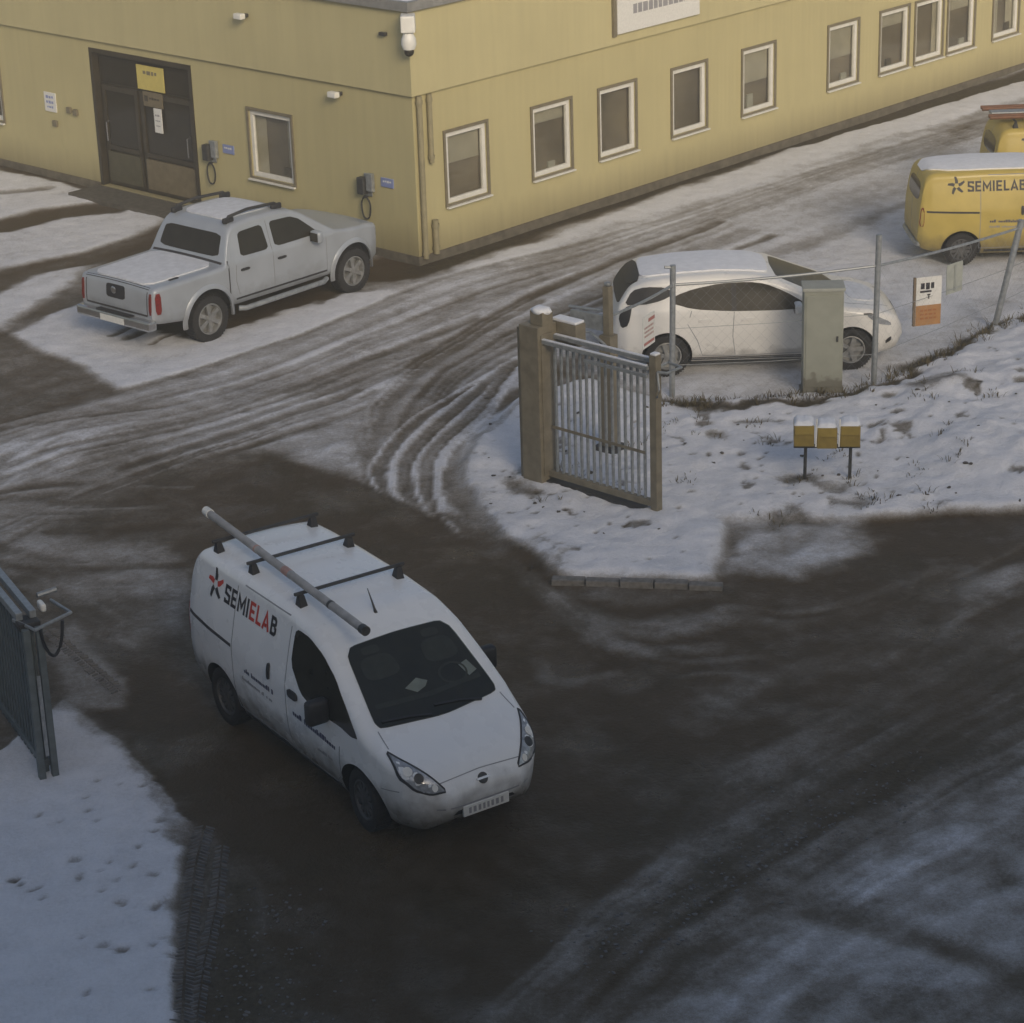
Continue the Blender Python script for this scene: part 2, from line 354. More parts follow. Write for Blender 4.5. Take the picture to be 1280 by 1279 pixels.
# wheel ruts swinging round the verge and out through the gate
bundle([(980,300),(760,390),(600,480),(560,560),(590,650),(690,735),(780,800)], [(900,280),(680,365),(500,470),(440,560),(480,640),(610,720),(720,790)], 90, (.035,.22), (.14,.88), .7)
for P, w, v, k in (([(640,470),(530,520),(478,575),(468,612)], .24, .18, .8), ([(700,470),(600,520),(560,570),(575,640),(640,700),(720,740)], .30, .16, .8),
                   ([(585,520),(545,570),(540,620),(570,660)], .20, .80, .7), ([(660,505),(590,560),(580,610),(600,650),(660,700)], .16, .40, .6), ([(620,480),(540,530),(505,590),(515,650),(560,690)], .22, .66, .6)):
    stroke(catmull(pw(P)), w, v, k, .5, world_pts=True)
for P, w, v in (([(640,690),(700,760),(770,820),(840,870)], .40, .05), ([(560,660),(660,750),(740,830),(800,900)], .45, .06), ([(690,745),(740,790),(810,815),(905,815)], .30, .42), ([(700,765),(800,785),(900,780)], .55, .40), ([(760,800),(850,830),(960,825)], .12, .35), ([(830,850),(900,845),(980,860)], .12, .30),([(605,735),(650,790),(690,850),(770,840)], .2, .25)):
    stroke(catmull(pw(P)), w, v, .75, .7, world_pts=True)
region([(340,562),(450,596),(560,652),(650,712),(625,660),(590,600),(600,520),(520,500),(400,520)], .62, .2, .42, ragged=.6)
for _ in range(16):
    f = random.random(); o_ = 105*f
    stroke(catmull(pw([(620+o_*.5,470-o_*.3),(520+o_,520),(465+o_,575),(462+o_,605+o_*.35),(490+o_,640+o_*.45)])), random.uniform(.05,.14), random.choice((.22,.3,.85,.9)), .7, .5, ragged=.15, world_pts=True)
region([(335,574),(450,605),(560,661),(692,744),(760,830),(640,820),(430,700),(300,640)], .08, .05, .9, ragged=.12)
bundle([(540,640),(640,720),(740,820)], [(640,690),(720,760),(830,850)], 16, (.05,.16), (.1,.5), .5)
# road leaving to the lower right: long dirty streaks
bundle([(560,1320),(760,1140),(1000,960),(1320,780)], [(760,1320),(920,1180),(1110,1070),(1340,940)], 110, (.04,.24), (.10,.46), .6)
bundle([(780,1330),(930,1190),(1120,1070),(1340,950)], [(1050,1400),(1150,1290),(1280,1190),(1420,1090)], 70, (.08,.5), (.34,.72), .5)
bundle([(900,760),(1050,760),(1300,660)], [(880,960),(1050,880),(1330,740)], 34, (.05,.3), (.05,.38), .6)
stroke(catmull(pw([(850,905),(960,850),(1080,825),(1160,828)])), .5, .36, .6, .9, world_pts=True)
stroke(catmull(pw([(1140,850),(1200,780),(1300,720)])), .16, .34, .6, .6, world_pts=True)
stroke(catmull(pw([(1215,745),(1260,725),(1330,700)])), .45, .5, .7, .6, world_pts=True)
stroke(catmull(pw([(950,1110),(1040,1150),(1120,1170),(1300,1240)])), .35, .2, .7, .8, world_pts=True)
bundle([(160,740),(60,690),(-60,660)], [(180,830),(70,760),(-60,730)], 20, (.05,.2), (.05,.5), .5)
# broad variation
S += (aniso(gx, gy, ROADANG, .5, 2.2, 4, 5)-.5)*.34*(1-sstep(.8, .95, S))*sstep(.02, .2, S)
S += (aniso(gx, gy, R(33), .6, 4, 4, 15)-.5)*.24*sstep(25, 21, gy)*sstep(0, 1.5, gx)*sstep(.05, .3, S)
# drying films and drag marks on the bare asphalt
S += WET*(.16*(aniso(gx, gy, R(-52), .7, 4.5, 4, 61)-.42)+.22*np.clip(fbm(gx, gy, .8, 5, 71)-.48, 0, 1)+.10*(fbm(gx, gy, 6, 4, 81)-.4))
blot = fbm(gx, gy, 1.1, 5, 201); S -= .14*sstep(.50, .66, blot)*sstep(22.5, 20, gy)*sstep(.4, 2, gx)*sstep(.3, .6, S)
# thaw holes, twigs and trodden spots in the verge
hole = fbm(gx, gy, 2.6, 4, 77)
vm = VERGE*sstep(-.2, .6, poly_sdf(pw([(575,585),(650,500),(840,510),(1280,402),(1600,300),(1600,630),(1280,642),(905,655),(897,728),(690,724),(596,640)]), gx, gy))
S -= .4*sstep(.69, .78, hole)*vm; D += .6*sstep(.70, .78, hole)*vm
fleck = fbm(gx, gy, 9, 3, 177); S -= .4*sstep(.76, .82, fleck)*vm; D += .5*sstep(.76, .82, fleck)*vm
for (u, v, w) in ((1005,608,.55),(1062,612,.5),(1080,630,.5),(940,540,.4),(1160,505,.9),(1210,490,.5),(960,655,.5),(868,520,.6),(890,555,.35),(700,600,.35),(655,615,.5)):
    stroke([(u-14,v),(u+14,v-2)], w*.7, .40, .7, .9, ragged=1.2); stroke([(u-14,v),(u+14,v-2)], w*.8, 1, .7, .9, ragged=1.2, field=D)
FL = catmull(pw([(835,516),(900,512),(960,508),(1030,502),(1090,492),(1150,468),(1190,448),(1240,424),(1280,405),(1400,350)]))
stroke(FL, .26, .25, .85, .8, ragged=1.0, world_pts=True); stroke(FL, .34, 1, .9, .8, ragged=1.0, field=D, world_pts=True)
# earth strip against the building
stroke([(527,338),(900,208),(1290,94),(1500,25)], .5, .12, .9, .35, ragged=.4); stroke([(527,338),(900,208),(1290,94),(1500,25)], .55, 1, .85, .4, ragged=.4, field=D)
stroke([(-200,160),(0,206),(130,238),(250,258)], .55, .12, .9, .35, ragged=.4); stroke([(-200,160),(0,206),(250,258)], .5, 1, .7, .4, field=D)
# muddy edge of the lower plot
stroke([(75,885),(150,932),(242,1030),(330,1140)], .22, .45, .6, .7, ragged=.6)
region([(242,1030),(300,1085),(345,1150),(420,1290),(215,1290),(225,1120)], .30, .15, .8)
region([(270,1060),(300,1090),(290,1150),(235,1290),(330,1290),(360,1180)], .14, .2, .6); region([(260,1080),(330,1130),(420,1290),(250,1290)], .8, .3, .8, field=D)
region([(55,790),(85,780),(165,850),(155,888),(80,888)], .50, .10, .9, ragged=.5)
region([(860,560),(1280,880),(1280,1000),(760,1180)], .35, .6, .0)
region([(720,1180),(900,1060),(1120,950),(1280,890),(1280,930),(1080,1020),(900,1130),(760,1220)], .7, .3, .5, field=D)
D += .35*sstep(.52, .7, fbm(gx, gy, 1.3, 5, 55))
S = np.clip(S, 0, 1); D = np.clip(D, 0, 1)
gz = (fbm(gx, gy, .5, 3, 2)-.5)*.05+S*.055+(fbm(gx, gy, 7, 3, 12)-.5)*.03*sstep(.3, .9, S)
gz += VERGE*(.06+.09*(fbm(gx, gy, 1.7, 4, 21)-.5)+.05*(fbm(gx, gy, 6, 3, 22)-.5))+PLOT*.03+Hs
mound = region([(1100,500),(1200,470),(1300,420),(1500,350),(1500,600),(1200,610),(1120,560)], 1, .7, field=np.zeros(gx.shape))
gz += mound*(.16+.34*(fbm(gx, gy, 1.2, 4, 91)-.4))
# footprints in the lower plot and on the verge
for _ in range(40):
    u, v = random.uniform(5, 215), random.uniform(1010, 1270)
    if random.random() < .35: u, v = random.uniform(90, 200), random.uniform(960, 1200)
    p = at(u, v); r = random.uniform(.02, .05)
    idx = np.nonzero((abs(gx-p.x) < .25) & (abs(gy-p.y) < .25))[0]
    d = np.hypot((gx[idx]-p.x), (gy[idx]-p.y)*.8); m = 1-sstep(r*.5, r*1.5, d); gz[idx] -= m*.03; S[idx] -= .35*m
far = (np.abs(gx) > 17) | (gy < 14) | (gy > 63); gz[far] = 0
ni, nj = GX.shape
ii, jj = np.meshgrid(np.arange(ni-1), np.arange(nj-1), indexing='ij'); a = (ii*nj+jj).ravel()
faces = np.stack([a, a+1, a+nj+1, a+nj], 1)
me = bpy.data.meshes.new('ground')
me.vertices.add(len(gx)); me.vertices.foreach_set('co', np.stack([gx, gy, gz], 1).ravel())
me.loops.add(faces.size); me.loops.foreach_set('vertex_index', faces.ravel().astype(np.int32))
me.polygons.add(len(faces)); me.polygons.foreach_set('loop_start', np.arange(0, faces.size, 4, dtype=np.int32)); me.polygons.foreach_set('loop_total', np.full(len(faces), 4, dtype=np.int32))
me.update(); me.validate()
me.polygons.foreach_set('use_smooth', np.ones(len(faces), bool))
ca = me.color_attributes.new('cover', 'FLOAT_COLOR', 'POINT')
ca.data.foreach_set('color', np.stack([S, D, WET, np.ones_like(S)], 1).ravel().astype(np.float32))

def ground_mat():
    m, nt, b = nmat('winter_ground'); N, L = nt.nodes, nt.links
    at_ = N.new('ShaderNodeAttribute'); at_.attribute_name = 'cover'
    sp = N.new('ShaderNodeSeparateColor'); L.new(at_.outputs['Color'], sp.inputs[0])
    geo = N.new('ShaderNodeNewGeometry')
    def noise(sc, det=6, rough=.6):
        t = N.new('ShaderNodeTexNoise'); t.inputs['Scale'].default_value = sc; t.inputs['Detail'].default_value = det; t.inputs['Roughness'].default_value = rough
        L.new(geo.outputs['Position'], t.inputs['Vector']); return t.outputs[0]
    def math_(op, a, b_=None, c=None):
        n = N.new('ShaderNodeMath'); n.operation = op
        for i, q in enumerate((a, b_, c)):
            if q is None: continue
            if isinstance(q, (int, float)): n.inputs[i].default_value = q
            else: L.new(q, n.inputs[i])
        return n.outputs[0]
    n1 = noise(3.5, 8); n2 = noise(22, 5)
    s = math_('MULTIPLY_ADD', n1, .42, math_('ADD', sp.outputs[0], -.21)); s = math_('MULTIPLY_ADD', n2, .30, math_('ADD', s, -.15)); s = math_('MULTIPLY_ADD', noise(75, 4), .34, math_('ADD', s, -.17))
    cr = N.new('ShaderNodeValToRGB'); L.new(s, cr.inputs[0]); e = cr.color_ramp.elements
    e[0].position = .0; e[0].color = (.070, .047, .022, 1); e[1].position = 1.0; e[1].color = (.80, .81, .85, 1)
    for p, c in ((.16, (.096, .070, .042)), (.32, (.158, .136, .108)), (.48, (.285, .265, .24)), (.64, (.44, .43, .425)), (.82, (.68, .69, .72))):
        q = e.new(p); q.color = (*c, 1)
    # dead grass and earth where the cover is thin
    dm = N.new('ShaderNodeMapRange'); dm.inputs[1].default_value = .75; dm.inputs[2].default_value = .35; L.new(s, dm.inputs[0])
    df = math_('MULTIPLY', sp.outputs[1], dm.outputs[0])
    n3 = noise(14, 6); er = N.new('ShaderNodeValToRGB'); L.new(n3, er.inputs[0]); er.color_ramp.elements[0].position = .3; er.color_ramp.elements[0].color = (.030, .024, .014, 1); er.color_ramp.elements[1].position = .75; er.color_ramp.elements[1].color = (.115, .09, .048, 1)
    mx = N.new('ShaderNodeMix'); mx.data_type = 'RGBA'; L.new(df, mx.inputs[0]); L.new(cr.outputs[0], mx.inputs[6]); L.new(er.outputs[0], mx.inputs[7])
    L.new(mx.outputs[2], b.inputs['Base Color'])
    rr = N.new('ShaderNodeMapRange'); rr.inputs[1].default_value = .05; rr.inputs[2].default_value = .5; rr.inputs[3].default_value = .50; rr.inputs[4].default_value = .85; L.new(s, rr.inputs[0]); 
    pud = N.new('ShaderNodeMapRange'); pud.inputs[1].default_value = .50; pud.inputs[2].default_value = .64; L.new(noise(.9, 7, .62), pud.inputs[0])
    pw2 = math_('MULTIPLY', pud.outputs[0], sp.outputs[2])                      # standing melt water on the trafficked asphalt
    ro = math_('MULTIPLY_ADD', pw2, -.34, rr.outputs[0]); L.new(ro, b.inputs['Roughness'])
    L.new(math_('MULTIPLY_ADD', pw2, .22, .14), b.inputs['Specular IOR Level'])
    h = math_('MULTIPLY_ADD', n2, .5, n1); h2 = math_('MULTIPLY_ADD', noise(70, 3), .2, h)
    bp = N.new('ShaderNodeBump'); bp.inputs['Strength'].default_value = .9; bp.inputs['Distance'].default_value = .03; L.new(h2, bp.inputs['Height']); L.new(bp.outputs[0], b.inputs['Normal'])
    return m
M['ground'] = ground_mat()
ground = link('ground', me, M['ground']); tag(ground, kind='structure')
_gz2 = gz.reshape(ni, nj); _xs = np.array(xs); _ys = np.array(ys)
def gh(x, y):
    j = int(np.clip(np.searchsorted(_xs, x), 1, nj-1)); i = int(np.clip(np.searchsorted(_ys, y), 1, ni-1)); return float(_gz2[i, j])
# ------------------------------------------------------------------ the yellow building
BX, BY, BA = -1.44426, 40.21616, 2.384534
BAND, ROOF = 2.95, 4.45
bld = empty('yellow_building', (BX, BY, 0), BA, 'long yellow flat-roofed workshop building with white-framed windows and dark entrance', 'building')
# local frame: +x along the short (door) front, -y along the long front; the inside lies at +x, -y ... (0,0) is the corner
def wall_holes(bm, length, z0, z1, holes, P, depth=.16):
    us = sorted({0, length, *[h[0] for h in holes], *[h[1] for h in holes]}); zs = sorted({z0, z1, *[h[2] for h in holes], *[h[3] for h in holes]})
    us = [u for u in us if 0 <= u <= length]
    inside = lambda u, z: any(h[0] < u < h[1] and h[2] < z < h[3] for h in holes)
    for a, b in zip(us, us[1:]):
        for c, d in zip(zs, zs[1:]):
            if not inside((a+b)/2, (c+d)/2): bm.faces.new([bm.verts.new(P(*q)) for q in ((a, 0, c), (b, 0, c), (b, 0, d), (a, 0, d))])
    for u0, u1, c, d in holes:
        for q in (((u0,0,c),(u1,0,c),(u1,-depth,c),(u0,-depth,c)), ((u0,0,d),(u1,0,d),(u1,-depth,d),(u0,-depth,d)), ((u0,0,c),(u0,0,d),(u0,-depth,d),(u0,-depth,c)), ((u1,0,c),(u1,0,d),(u1,-depth,d),(u1,-depth,c))):
            bm.faces.new([bm.verts.new(P(*p)) for p in q])
# P(u, out, z): u metres from the corner, out = metres proud of the wall
PL = lambda u, o, z: Vector((u, o, z))            # door front, outside is +y
PR = lambda u, o, z: Vector((-o, -u, z))          # long front, outside is -x
LW = [(3.06, 4.18, .96, 2.18), (11.66, 12.78, .96, 2.18), (14.6, 15.72, .96, 2.18)]
DOOR = (5.75, 8.63, .12, 2.74)
# NOTE the outside of each front is checked below by the signs of PL / PR
RW = [(a, a+1.02, .92, 2.17) for a in (.74, 2.95, 4.76, 6.86, 9.02, 11.85, 13.67, 14.96, 16.2, 18.0, 20.2, 22.3, 24.4)]
LLEN, RLEN = 18.0, 27.0
for nm, Lh, holes, P in (('door_front_wall', LLEN, LW+[DOOR], PL), ('long_front_wall', RLEN, RW, PR)):
    bm = bmesh.new(); wall_holes(bm, Lh, -.05, BAND, holes, P); finish(nm, bm, M['wall'], bld)
bm = bmesh.new()                                     # the two far sides, unseen from the yard
for a, b in (((LLEN,0),(LLEN,-RLEN)), ((0,-RLEN),(LLEN,-RLEN))):
    bm.faces.new([bm.verts.new((*a,-.05)), bm.verts.new((*b,-.05)), bm.verts.new((*b,ROOF)), bm.verts.new((*a,ROOF))])
finish('back_wall', bm, M['wall'], bld)
# upper fascia stands proud of the wall below it
o_ = .07
bm = bmesh.new()
c = [(-o_, o_), (LLEN, o_), (LLEN, o_-.12), (-o_+.12, o_-.12), (-o_+.12, -RLEN), (-o_, -RLEN)]
lo = [bm.verts.new((x, y, BAND)) for x, y in c]; hi = [bm.verts.new((x, y, ROOF)) for x, y in c]
bm.faces.new(lo); bm.faces.new(hi)
for i in range(6): bm.faces.new((lo[i], lo[(i+1) % 6], hi[(i+1) % 6], hi[i]))
finish('fascia', bm, M['fascia'], bld)
bm = bmesh.new(); o2 = .16                            # metal roof edge
box(bm, (-o2, o_+.002, ROOF-.07), (LLEN, o2, ROOF+.09)); box(bm, (-o2, -RLEN, ROOF-.07), (-o_-.002, o_, ROOF+.09))
finish('roof_edge', bm, M['roof_metal'], bld)
bm = bmesh.new(); box(bm, (-o_+.004, -RLEN+.01, ROOF+.004), (LLEN-.01, o_-.004, ROOF+.07)); finish('roof', bm, M['snow'], bld)
# plinth
bm = bmesh.new(); box(bm, (0.0, 0.003, -.05), (DOOR[0]-.06, .035, .16)); box(bm, (DOOR[1]+.06, .003, -.05), (LLEN, .035, .16)); box(bm, (-.035, -RLEN, -.05), (-.003, .035, .16))
finish('plinth', bm, mk('plinth', (.13, .115, .085), .85, noise=.35, nscale=6, bump=.4), bld)
def wbox(bm, P, u0, u1, o0, o1, z0, z1):
    a, b = P(u0, o0, z0), P(u1, o1, z1); box(bm, [min(a[i], b[i]) for i in range(3)], [max(a[i], b[i]) for i in range(3)])
def window(P, h, tilt=0):
    u0, u1, z0, z1 = h
    bm = bmesh.new(); f = .05                       # dark casing round the opening
    for q in ((u0-f, u1+f, z1, z1+f), (u0-f, u1+f, z0-f, z0), (u0-f, u0, z0, z1), (u1, u1+f, z0, z1)): wbox(bm, P, q[0], q[1], .003, .03, q[2], q[3])
    w = finish('window', bm, M['trim'], bld)
    bm = bmesh.new(); g = .004; t = .085
    for q in ((u0+g, u1-g, z1-t, z1-g), (u0+g, u1-g, z0+g, z0+t), (u0+g, u0+t, z0+t, z1-t), (u1-t, u1-g, z0+t, z1-t)): wbox(bm, P, q[0], q[1], -.09, -.015, q[2], q[3])
    finish('frame', bm, M['frame_white'], w, bevel=.008)
    bm = bmesh.new(); wbox(bm, P, u0+t-.01, u1-t+.01, -.068, -.060, z0+t-.01, z1-t+.01); finish('pane', bm, M['window_glass'], w)
    bm = bmesh.new(); wbox(bm, P, u0+.002, u1-.002, -.158, -.15, z0+.002, z1-.002); finish('room_shade', bm, M['room'], w)
    k = random.random()
    if k < .35:
        bm = bmesh.new(); wbox(bm, P, u0+t, u1-t, -.118, -.112, z1-t-random.uniform(.2, .7), z1-.04); finish('blind', bm, M['curtain'], w)
    elif k < .7:
        for a_, b_ in ((u0+.05, u0+random.uniform(.2, .38)), (u1-random.uniform(.2, .38), u1-.05)):
            bm = bmesh.new(); n_ = 24; vs = [(bm.verts.new(P(a_+(b_-a_)*j_/n_, -.125+.012*math.sin(j_*1.6), z0+.05)), bm.verts.new(P(a_+(b_-a_)*j_/n_, -.125+.012*math.sin(j_*1.6), z1-.05))) for j_ in range(n_+1)]
            for q, r in zip(vs, vs[1:]): bm.faces.new((q[0], r[0], r[1], q[1]))
            finish('curtain', bm, M['curtain'], w, smooth=60)
    if random.random() < .6:
        uu = random.uniform(u0+.25, u1-.25); bm = bmesh.new(); wbox(bm, P, uu-.09, uu+.09, -.13, -.085, z0+.06, z0+random.uniform(.18, .34)); finish('sill_item', bm, M['paper' if random.random() < .5 else 'kick'], w)
    bm = bmesh.new(); wbox(bm, P, u0-.05, u1+.05, .031, .085, z0-.06, z0-.035); finish('sill', bm, M['frame_white'], w)
for h in LW: window(PL, h)
for h in RW: window(PR, h)
# entrance: dark double door with side light in a deep recess
u0, u1, z0, z1 = DOOR
bm = bmesh.new(); wbox(bm, PL, u0+.003, u1-.003, -.159, -.14, z0, z1-.003); finish('door_backing', bm, M['door_dark'], bld)
bm = bmesh.new()
for q in ((u0-.05, u0+.035, z0, z1+.05), (u1-.035, u1+.05, z0, z1+.05), (u0+.035, u1-.035, z1-.035, z1+.05)): wbox(bm, PL, q[0], q[1], -.137, .012, q[2], q[3])
finish('door_frame', bm, M['door_dark'], bld)
d = None
for a, b, k in ((u0+.10, u0+1.62, 'kick'), (u0+1.70, u1-.12, 'door_dark')):
    bm = bmesh.new()
    for q in ((a, b, z1-.75, z1-.65), (a, b, z0+.04, z0+.14), (a, a+.09, z0+.14, z1-.75), (b-.09, b, z0+.14, z1-.75), (a, b, z0+.72, z0+.8)): wbox(bm, PL, q[0], q[1], -.138, -.085, q[2], q[3])
    d = finish('door', bm, M['door_dark'], bld)
    bm = bmesh.new(); wbox(bm, PL, a+.09, b-.09, -.13, -.115, z0+.8, z1-.75); finish('door_pane', bm, M['glass'], d)
    bm = bmesh.new(); wbox(bm, PL, a+.05, b-.05, -.13, -.07, z0+.10, z0+.68); finish('kick_panel', bm, M['kick'] if k == 'kick' else mk('kick_dark', (.085, .078, .045), .5, noise=.2), d)
    hx = b-.14 if k == 'door_dark' else a+.14
    bm = bmesh.new(); tube(bm, [PL(hx, -.085, 1.0), PL(hx, -.02, 1.02), PL(hx, -.02, 1.38), PL(hx, -.085, 1.40)], .014); finish('door_handle', bm, M['chrome'], d, smooth=40)
bm = bmesh.new(); wbox(bm, PL, u0+.1, u1-.1, -.135, -.11, z1-.6, z1-.1); finish('transom_pane', bm, M['glass'], bld)
bm = bmesh.new(); wbox(bm, PL, u0-.15, u1+.15, .002, .75, -.02, .10); finish('doorstep', bm, mk('doorstep', (.10, .09, .07), .9, noise=.3, nscale=9, bump=.5), bld, bevel=.012)
# downpipes at the corner
def wp(P, u, o, z): return P(u, o, z)
for P, u, r, zz in ((PR, .10, .05, (.12, BAND-.02)), (PR, .34, .045, (1.75, BAND-.02)), (PR, .36, .055, (.15, .75))):
    bm = bmesh.new(); tube(bm, [wp(P, u, .07, zz[0]), wp(P, u, .07, zz[1])], r, 12); 
    for z in (zz[0]+.1, zz[1]-.1): lathe(bm, [(r+.012, -.03), (r+.014, 0), (r+.012, .03)], 12, Matrix.Translation(wp(P, u, .07, z)) @ Matrix.Rotation(math.pi/2, 4, 'X'))
    finish('downpipe', bm, M['downpipe'], bld, smooth=40)
BM = Matrix.Translation((BX, BY, 0)) @ Matrix.Rotation(BA, 4, 'Z')
def onwall(name, P, u, o, z, label, cat, group=None):
    """a thing hung on the wall: origin at the wall, local +x along the wall (to the viewer's right), -y out, z up"""
    p = BM @ P(u, o, z); ax = (BM.to_3x3() @ (P(0, 0, 0)-P(1, 0, 0))) if P is PL else (BM.to_3x3() @ (P(1, 0, 0)-P(0, 0, 0)))
    return empty(name, p, math.atan2(ax.y, ax.x), label, cat, group)
#: outlets for engine heaters with a cable coil beneath
for u, lab in ((5.17, 'grey power outlet box with hanging cable between entrance and window'), (1.08, 'grey power outlet box with hanging cable close to the building corner')):
    t = onwall('power_outlet', PL, u, 0, 0, lab, 'outlet', 'wall power outlets')
    boxo('backplate', (-.16, -.03, 1.06), (.02, -.004, 1.46), M['galv'], t, .01)
    boxo('outlet_box', (-.22, -.16, 1.10), (-.06, -.032, 1.40), M['dark_steel'], t, .02)
    boxo('lid', (-.05, -.10, 1.16), (.10, -.02, 1.48), M['galv'], t, .015)
    pts = [(-.10+.11*math.cos(a)*(1+.1*math.sin(3*a)), -.07-.01*math.sin(2*a), .86+.2*math.sin(a)) for a in np.linspace(0, 2*math.pi, 24, endpoint=False)]
    tubeo('cable', pts, .016, M['dark_steel'], t, 6, closed=True)
    tubeo('hook', [(-.10, -.004, 1.05), (-.10, -.09, 1.04), (-.10, -.09, 1.06)], .012, M['dark_steel'], t, 6)
def plate(name, P, u, o, z, w, h, mat, label, cat, lines=(), group=None, ink='grey_ink', rim=None):
    t = onwall(name, P, u, o, z, label, cat, group)
    boxo('board', (-w/2, -.022, -h/2), (w/2, -.003, h/2), mat, t, .003)
    for (x0, x1, zz, hh) in lines:                   # lettering too small to read stays as broken dark lines
        bm = bmesh.new(); x = x0
        while x < x1:
            l = random.uniform(.6, 1.5)*hh; box(bm, (x, -.0245, zz-hh/2*random.uniform(.6, 1)), (min(x+l, x1), -.022, zz+hh/2*random.uniform(.6, 1))); x += l+hh*.35
        finish('print', bm, M[ink], t)
    return t
plate('nameplate', PL, 4.80, 0, 1.36, .30, .16, M['plate_blue'], 'small blue plate right beside the outlet by the entrance', 'sign', ((-.1,.1,.02,.04),), 'blue outlet plates', 'paper')
plate('nameplate', PL, .68, 0, 1.36, .30, .16, M['plate_blue'], 'small blue plate beside the outlet near the building corner', 'sign', ((-.1,.1,.02,.04),), 'blue outlet plates', 'paper')
plate('notice', PL, 10.05, 0, 1.56, .36, .38, M['paper'], 'white and blue notice on the wall beyond the dark entrance', 'sign', ((-.12,.12,.10,.06),(-.12,.12,0,.06),(-.1,.1,-.1,.05)), None, 'plate_blue')
plate('entrance_sign', PL, 6.98, -.08, 2.38, .78, .46, M['yellow_sign'], 'yellow sign with dark lettering above the entrance door', 'sign', ((-.2,.2,.10,.09),), None, 'trim')
plate('entrance_sign', PL, 6.96, -.08, 1.98, .56, .28, M['kick'], 'brownish sign under the yellow entrance sign', 'sign', ((-.24,-.14,0,.14),(-.1,.2,.02,.05)), None, 'door_dark')
plate('door_note', PL, 6.84, -.07, 1.60, .22, .46, M['paper'], 'narrow white note taped on the dark entrance door', 'note', ((-.07,.07,.1,.05),(-.07,.07,0,.03),(-.06,.06,-.1,.03)))
for u, zz, lab in ((9.45, 1.48, 'small brown wall box next to the white and blue notice'), (9.25, 1.46, 'small brown wall box close beside the entrance frame')):
    t = onwall('wall_switch', PL, u, 0, zz, lab, 'box', 'wall boxes by the entrance'); boxo('case', (-.06, -.06, -.06), (.06, -.003, .06), M['trim'], t, .01)
t = onwall('door_bell', PL, 9.95, 0, 1.15, 'small dark bell box below the white and blue notice', 'box'); boxo('case', (-.07, -.05, -.06), (.07, -.003, .06), M['trim'], t, .012)
t = onwall('advert_board', PR, 6.34, .07, 3.80, 'large white advert board on the long yellow wall', 'sign')
boxo('board', (-1.18, -.08, -.66), (1.18, -.003, .68), M['paper'], t, .01)
for zz, x0, x1, hh in ((-.26, -.75, .72, .17), (-.02, -.4, .1, .16)):
    bm = bmesh.new(); x = x0
    while x < x1:
        l = random.uniform(.08, .16); box(bm, (x, -.083, zz-hh/2), (min(x+l, x1), -.08, zz+hh/2)); x += l+.03
    finish('print', bm, M['grey_ink'], t)
boxo('side_frame', (-1.27, -.06, -.70), (-1.185, -.004, .68), M['trim'], t, .005)
# lamps under and on the fascia, camera on the corner
for u, z, lab in ((3.95, 3.9, 'small white lamp high on the fascia over the pick-up'), (1.72, 2.78, 'small white lamp under the fascia near the corner')):
    t = onwall('wall_lamp', PL, u, .07 if z > 3 else 0, z, lab, 'lamp')
    boxo('bracket', (-.04, -.10, -.03), (.04, -.003, .03), M['dark_steel'], t, .006); boxo('lamp_head', (-.13, -.22, -.05), (.07, -.101, .05), M['lamp_white'], t, .02)
t = onwall('wall_sensor', PL, .5, .07, 3.95, 'small dark sensor on the fascia near the corner', 'sensor'); boxo('case', (-.07, -.08, -.03), (.07, -.003, .03), M['dark_steel'], t, .01)
cp = BM @ Vector((-.07, .07, 3.95)); t = empty('security_camera', cp, BA+math.pi*.75, 'white dome security camera on the corner of the fascia', 'camera')
t.rotation_euler = (0, 0, 0)
boxo('bracket', (-.12, -.30, .12), (.12, .05, .40), M['lamp_white'], t, .03)
bm = bmesh.new(); lathe(bm, [(.02, -.02), (.10, .0), (.13, .08), (.12, .18), (.08, .26), (.02, .28)], 18, Matrix.Translation((0, -.19, -.16)) @ Matrix.Rotation(math.pi/2, 4, 'X')); finish('housing', bm, M['lamp_white'], t, smooth=40)
bm = bmesh.new(); bmesh.ops.create_uvsphere(bm, u_segments=16, v_segments=10, radius=.085, matrix=Matrix.Translation((0, -.19, -.20))); finish('dome', bm, M['glass'], t, smooth=60)

# ------------------------------------------------------------------ unseen office block the yard is seen from, added to shade the foreground
off = empty('unseen_office_block', (0, -.9, 0), 0, 'unseen office block added behind the viewpoint to shade the yard', 'building')
OW = [(x, x+1.3, z, z+1.5) for z in (.9, 4.1, 7.3, 10.5) for x in np.arange(1.2, 58, 3.0)]
PO = lambda u, o, z: Vector((30-u, o, z))
OH = 14.7
bm = bmesh.new(); wall_holes(bm, 60, -.05, OH, OW, PO); finish('front_wall', bm, mk('render_grey', (.30, .29, .27), .8, noise=.1, nscale=1.5, bump=.2), off)
bm = bmesh.new(); box(bm, (-30, -12, -.05), (30, -.2, OH-.01)); finish('core', bm, mk('core', (.2, .2, .19), .9, noise=.1), off)
bm = bmesh.new(); box(bm, (-30.2, -12.2, OH), (30.2, .12, OH+.25)); finish('parapet', bm, M['roof_metal'], off)
_w = None
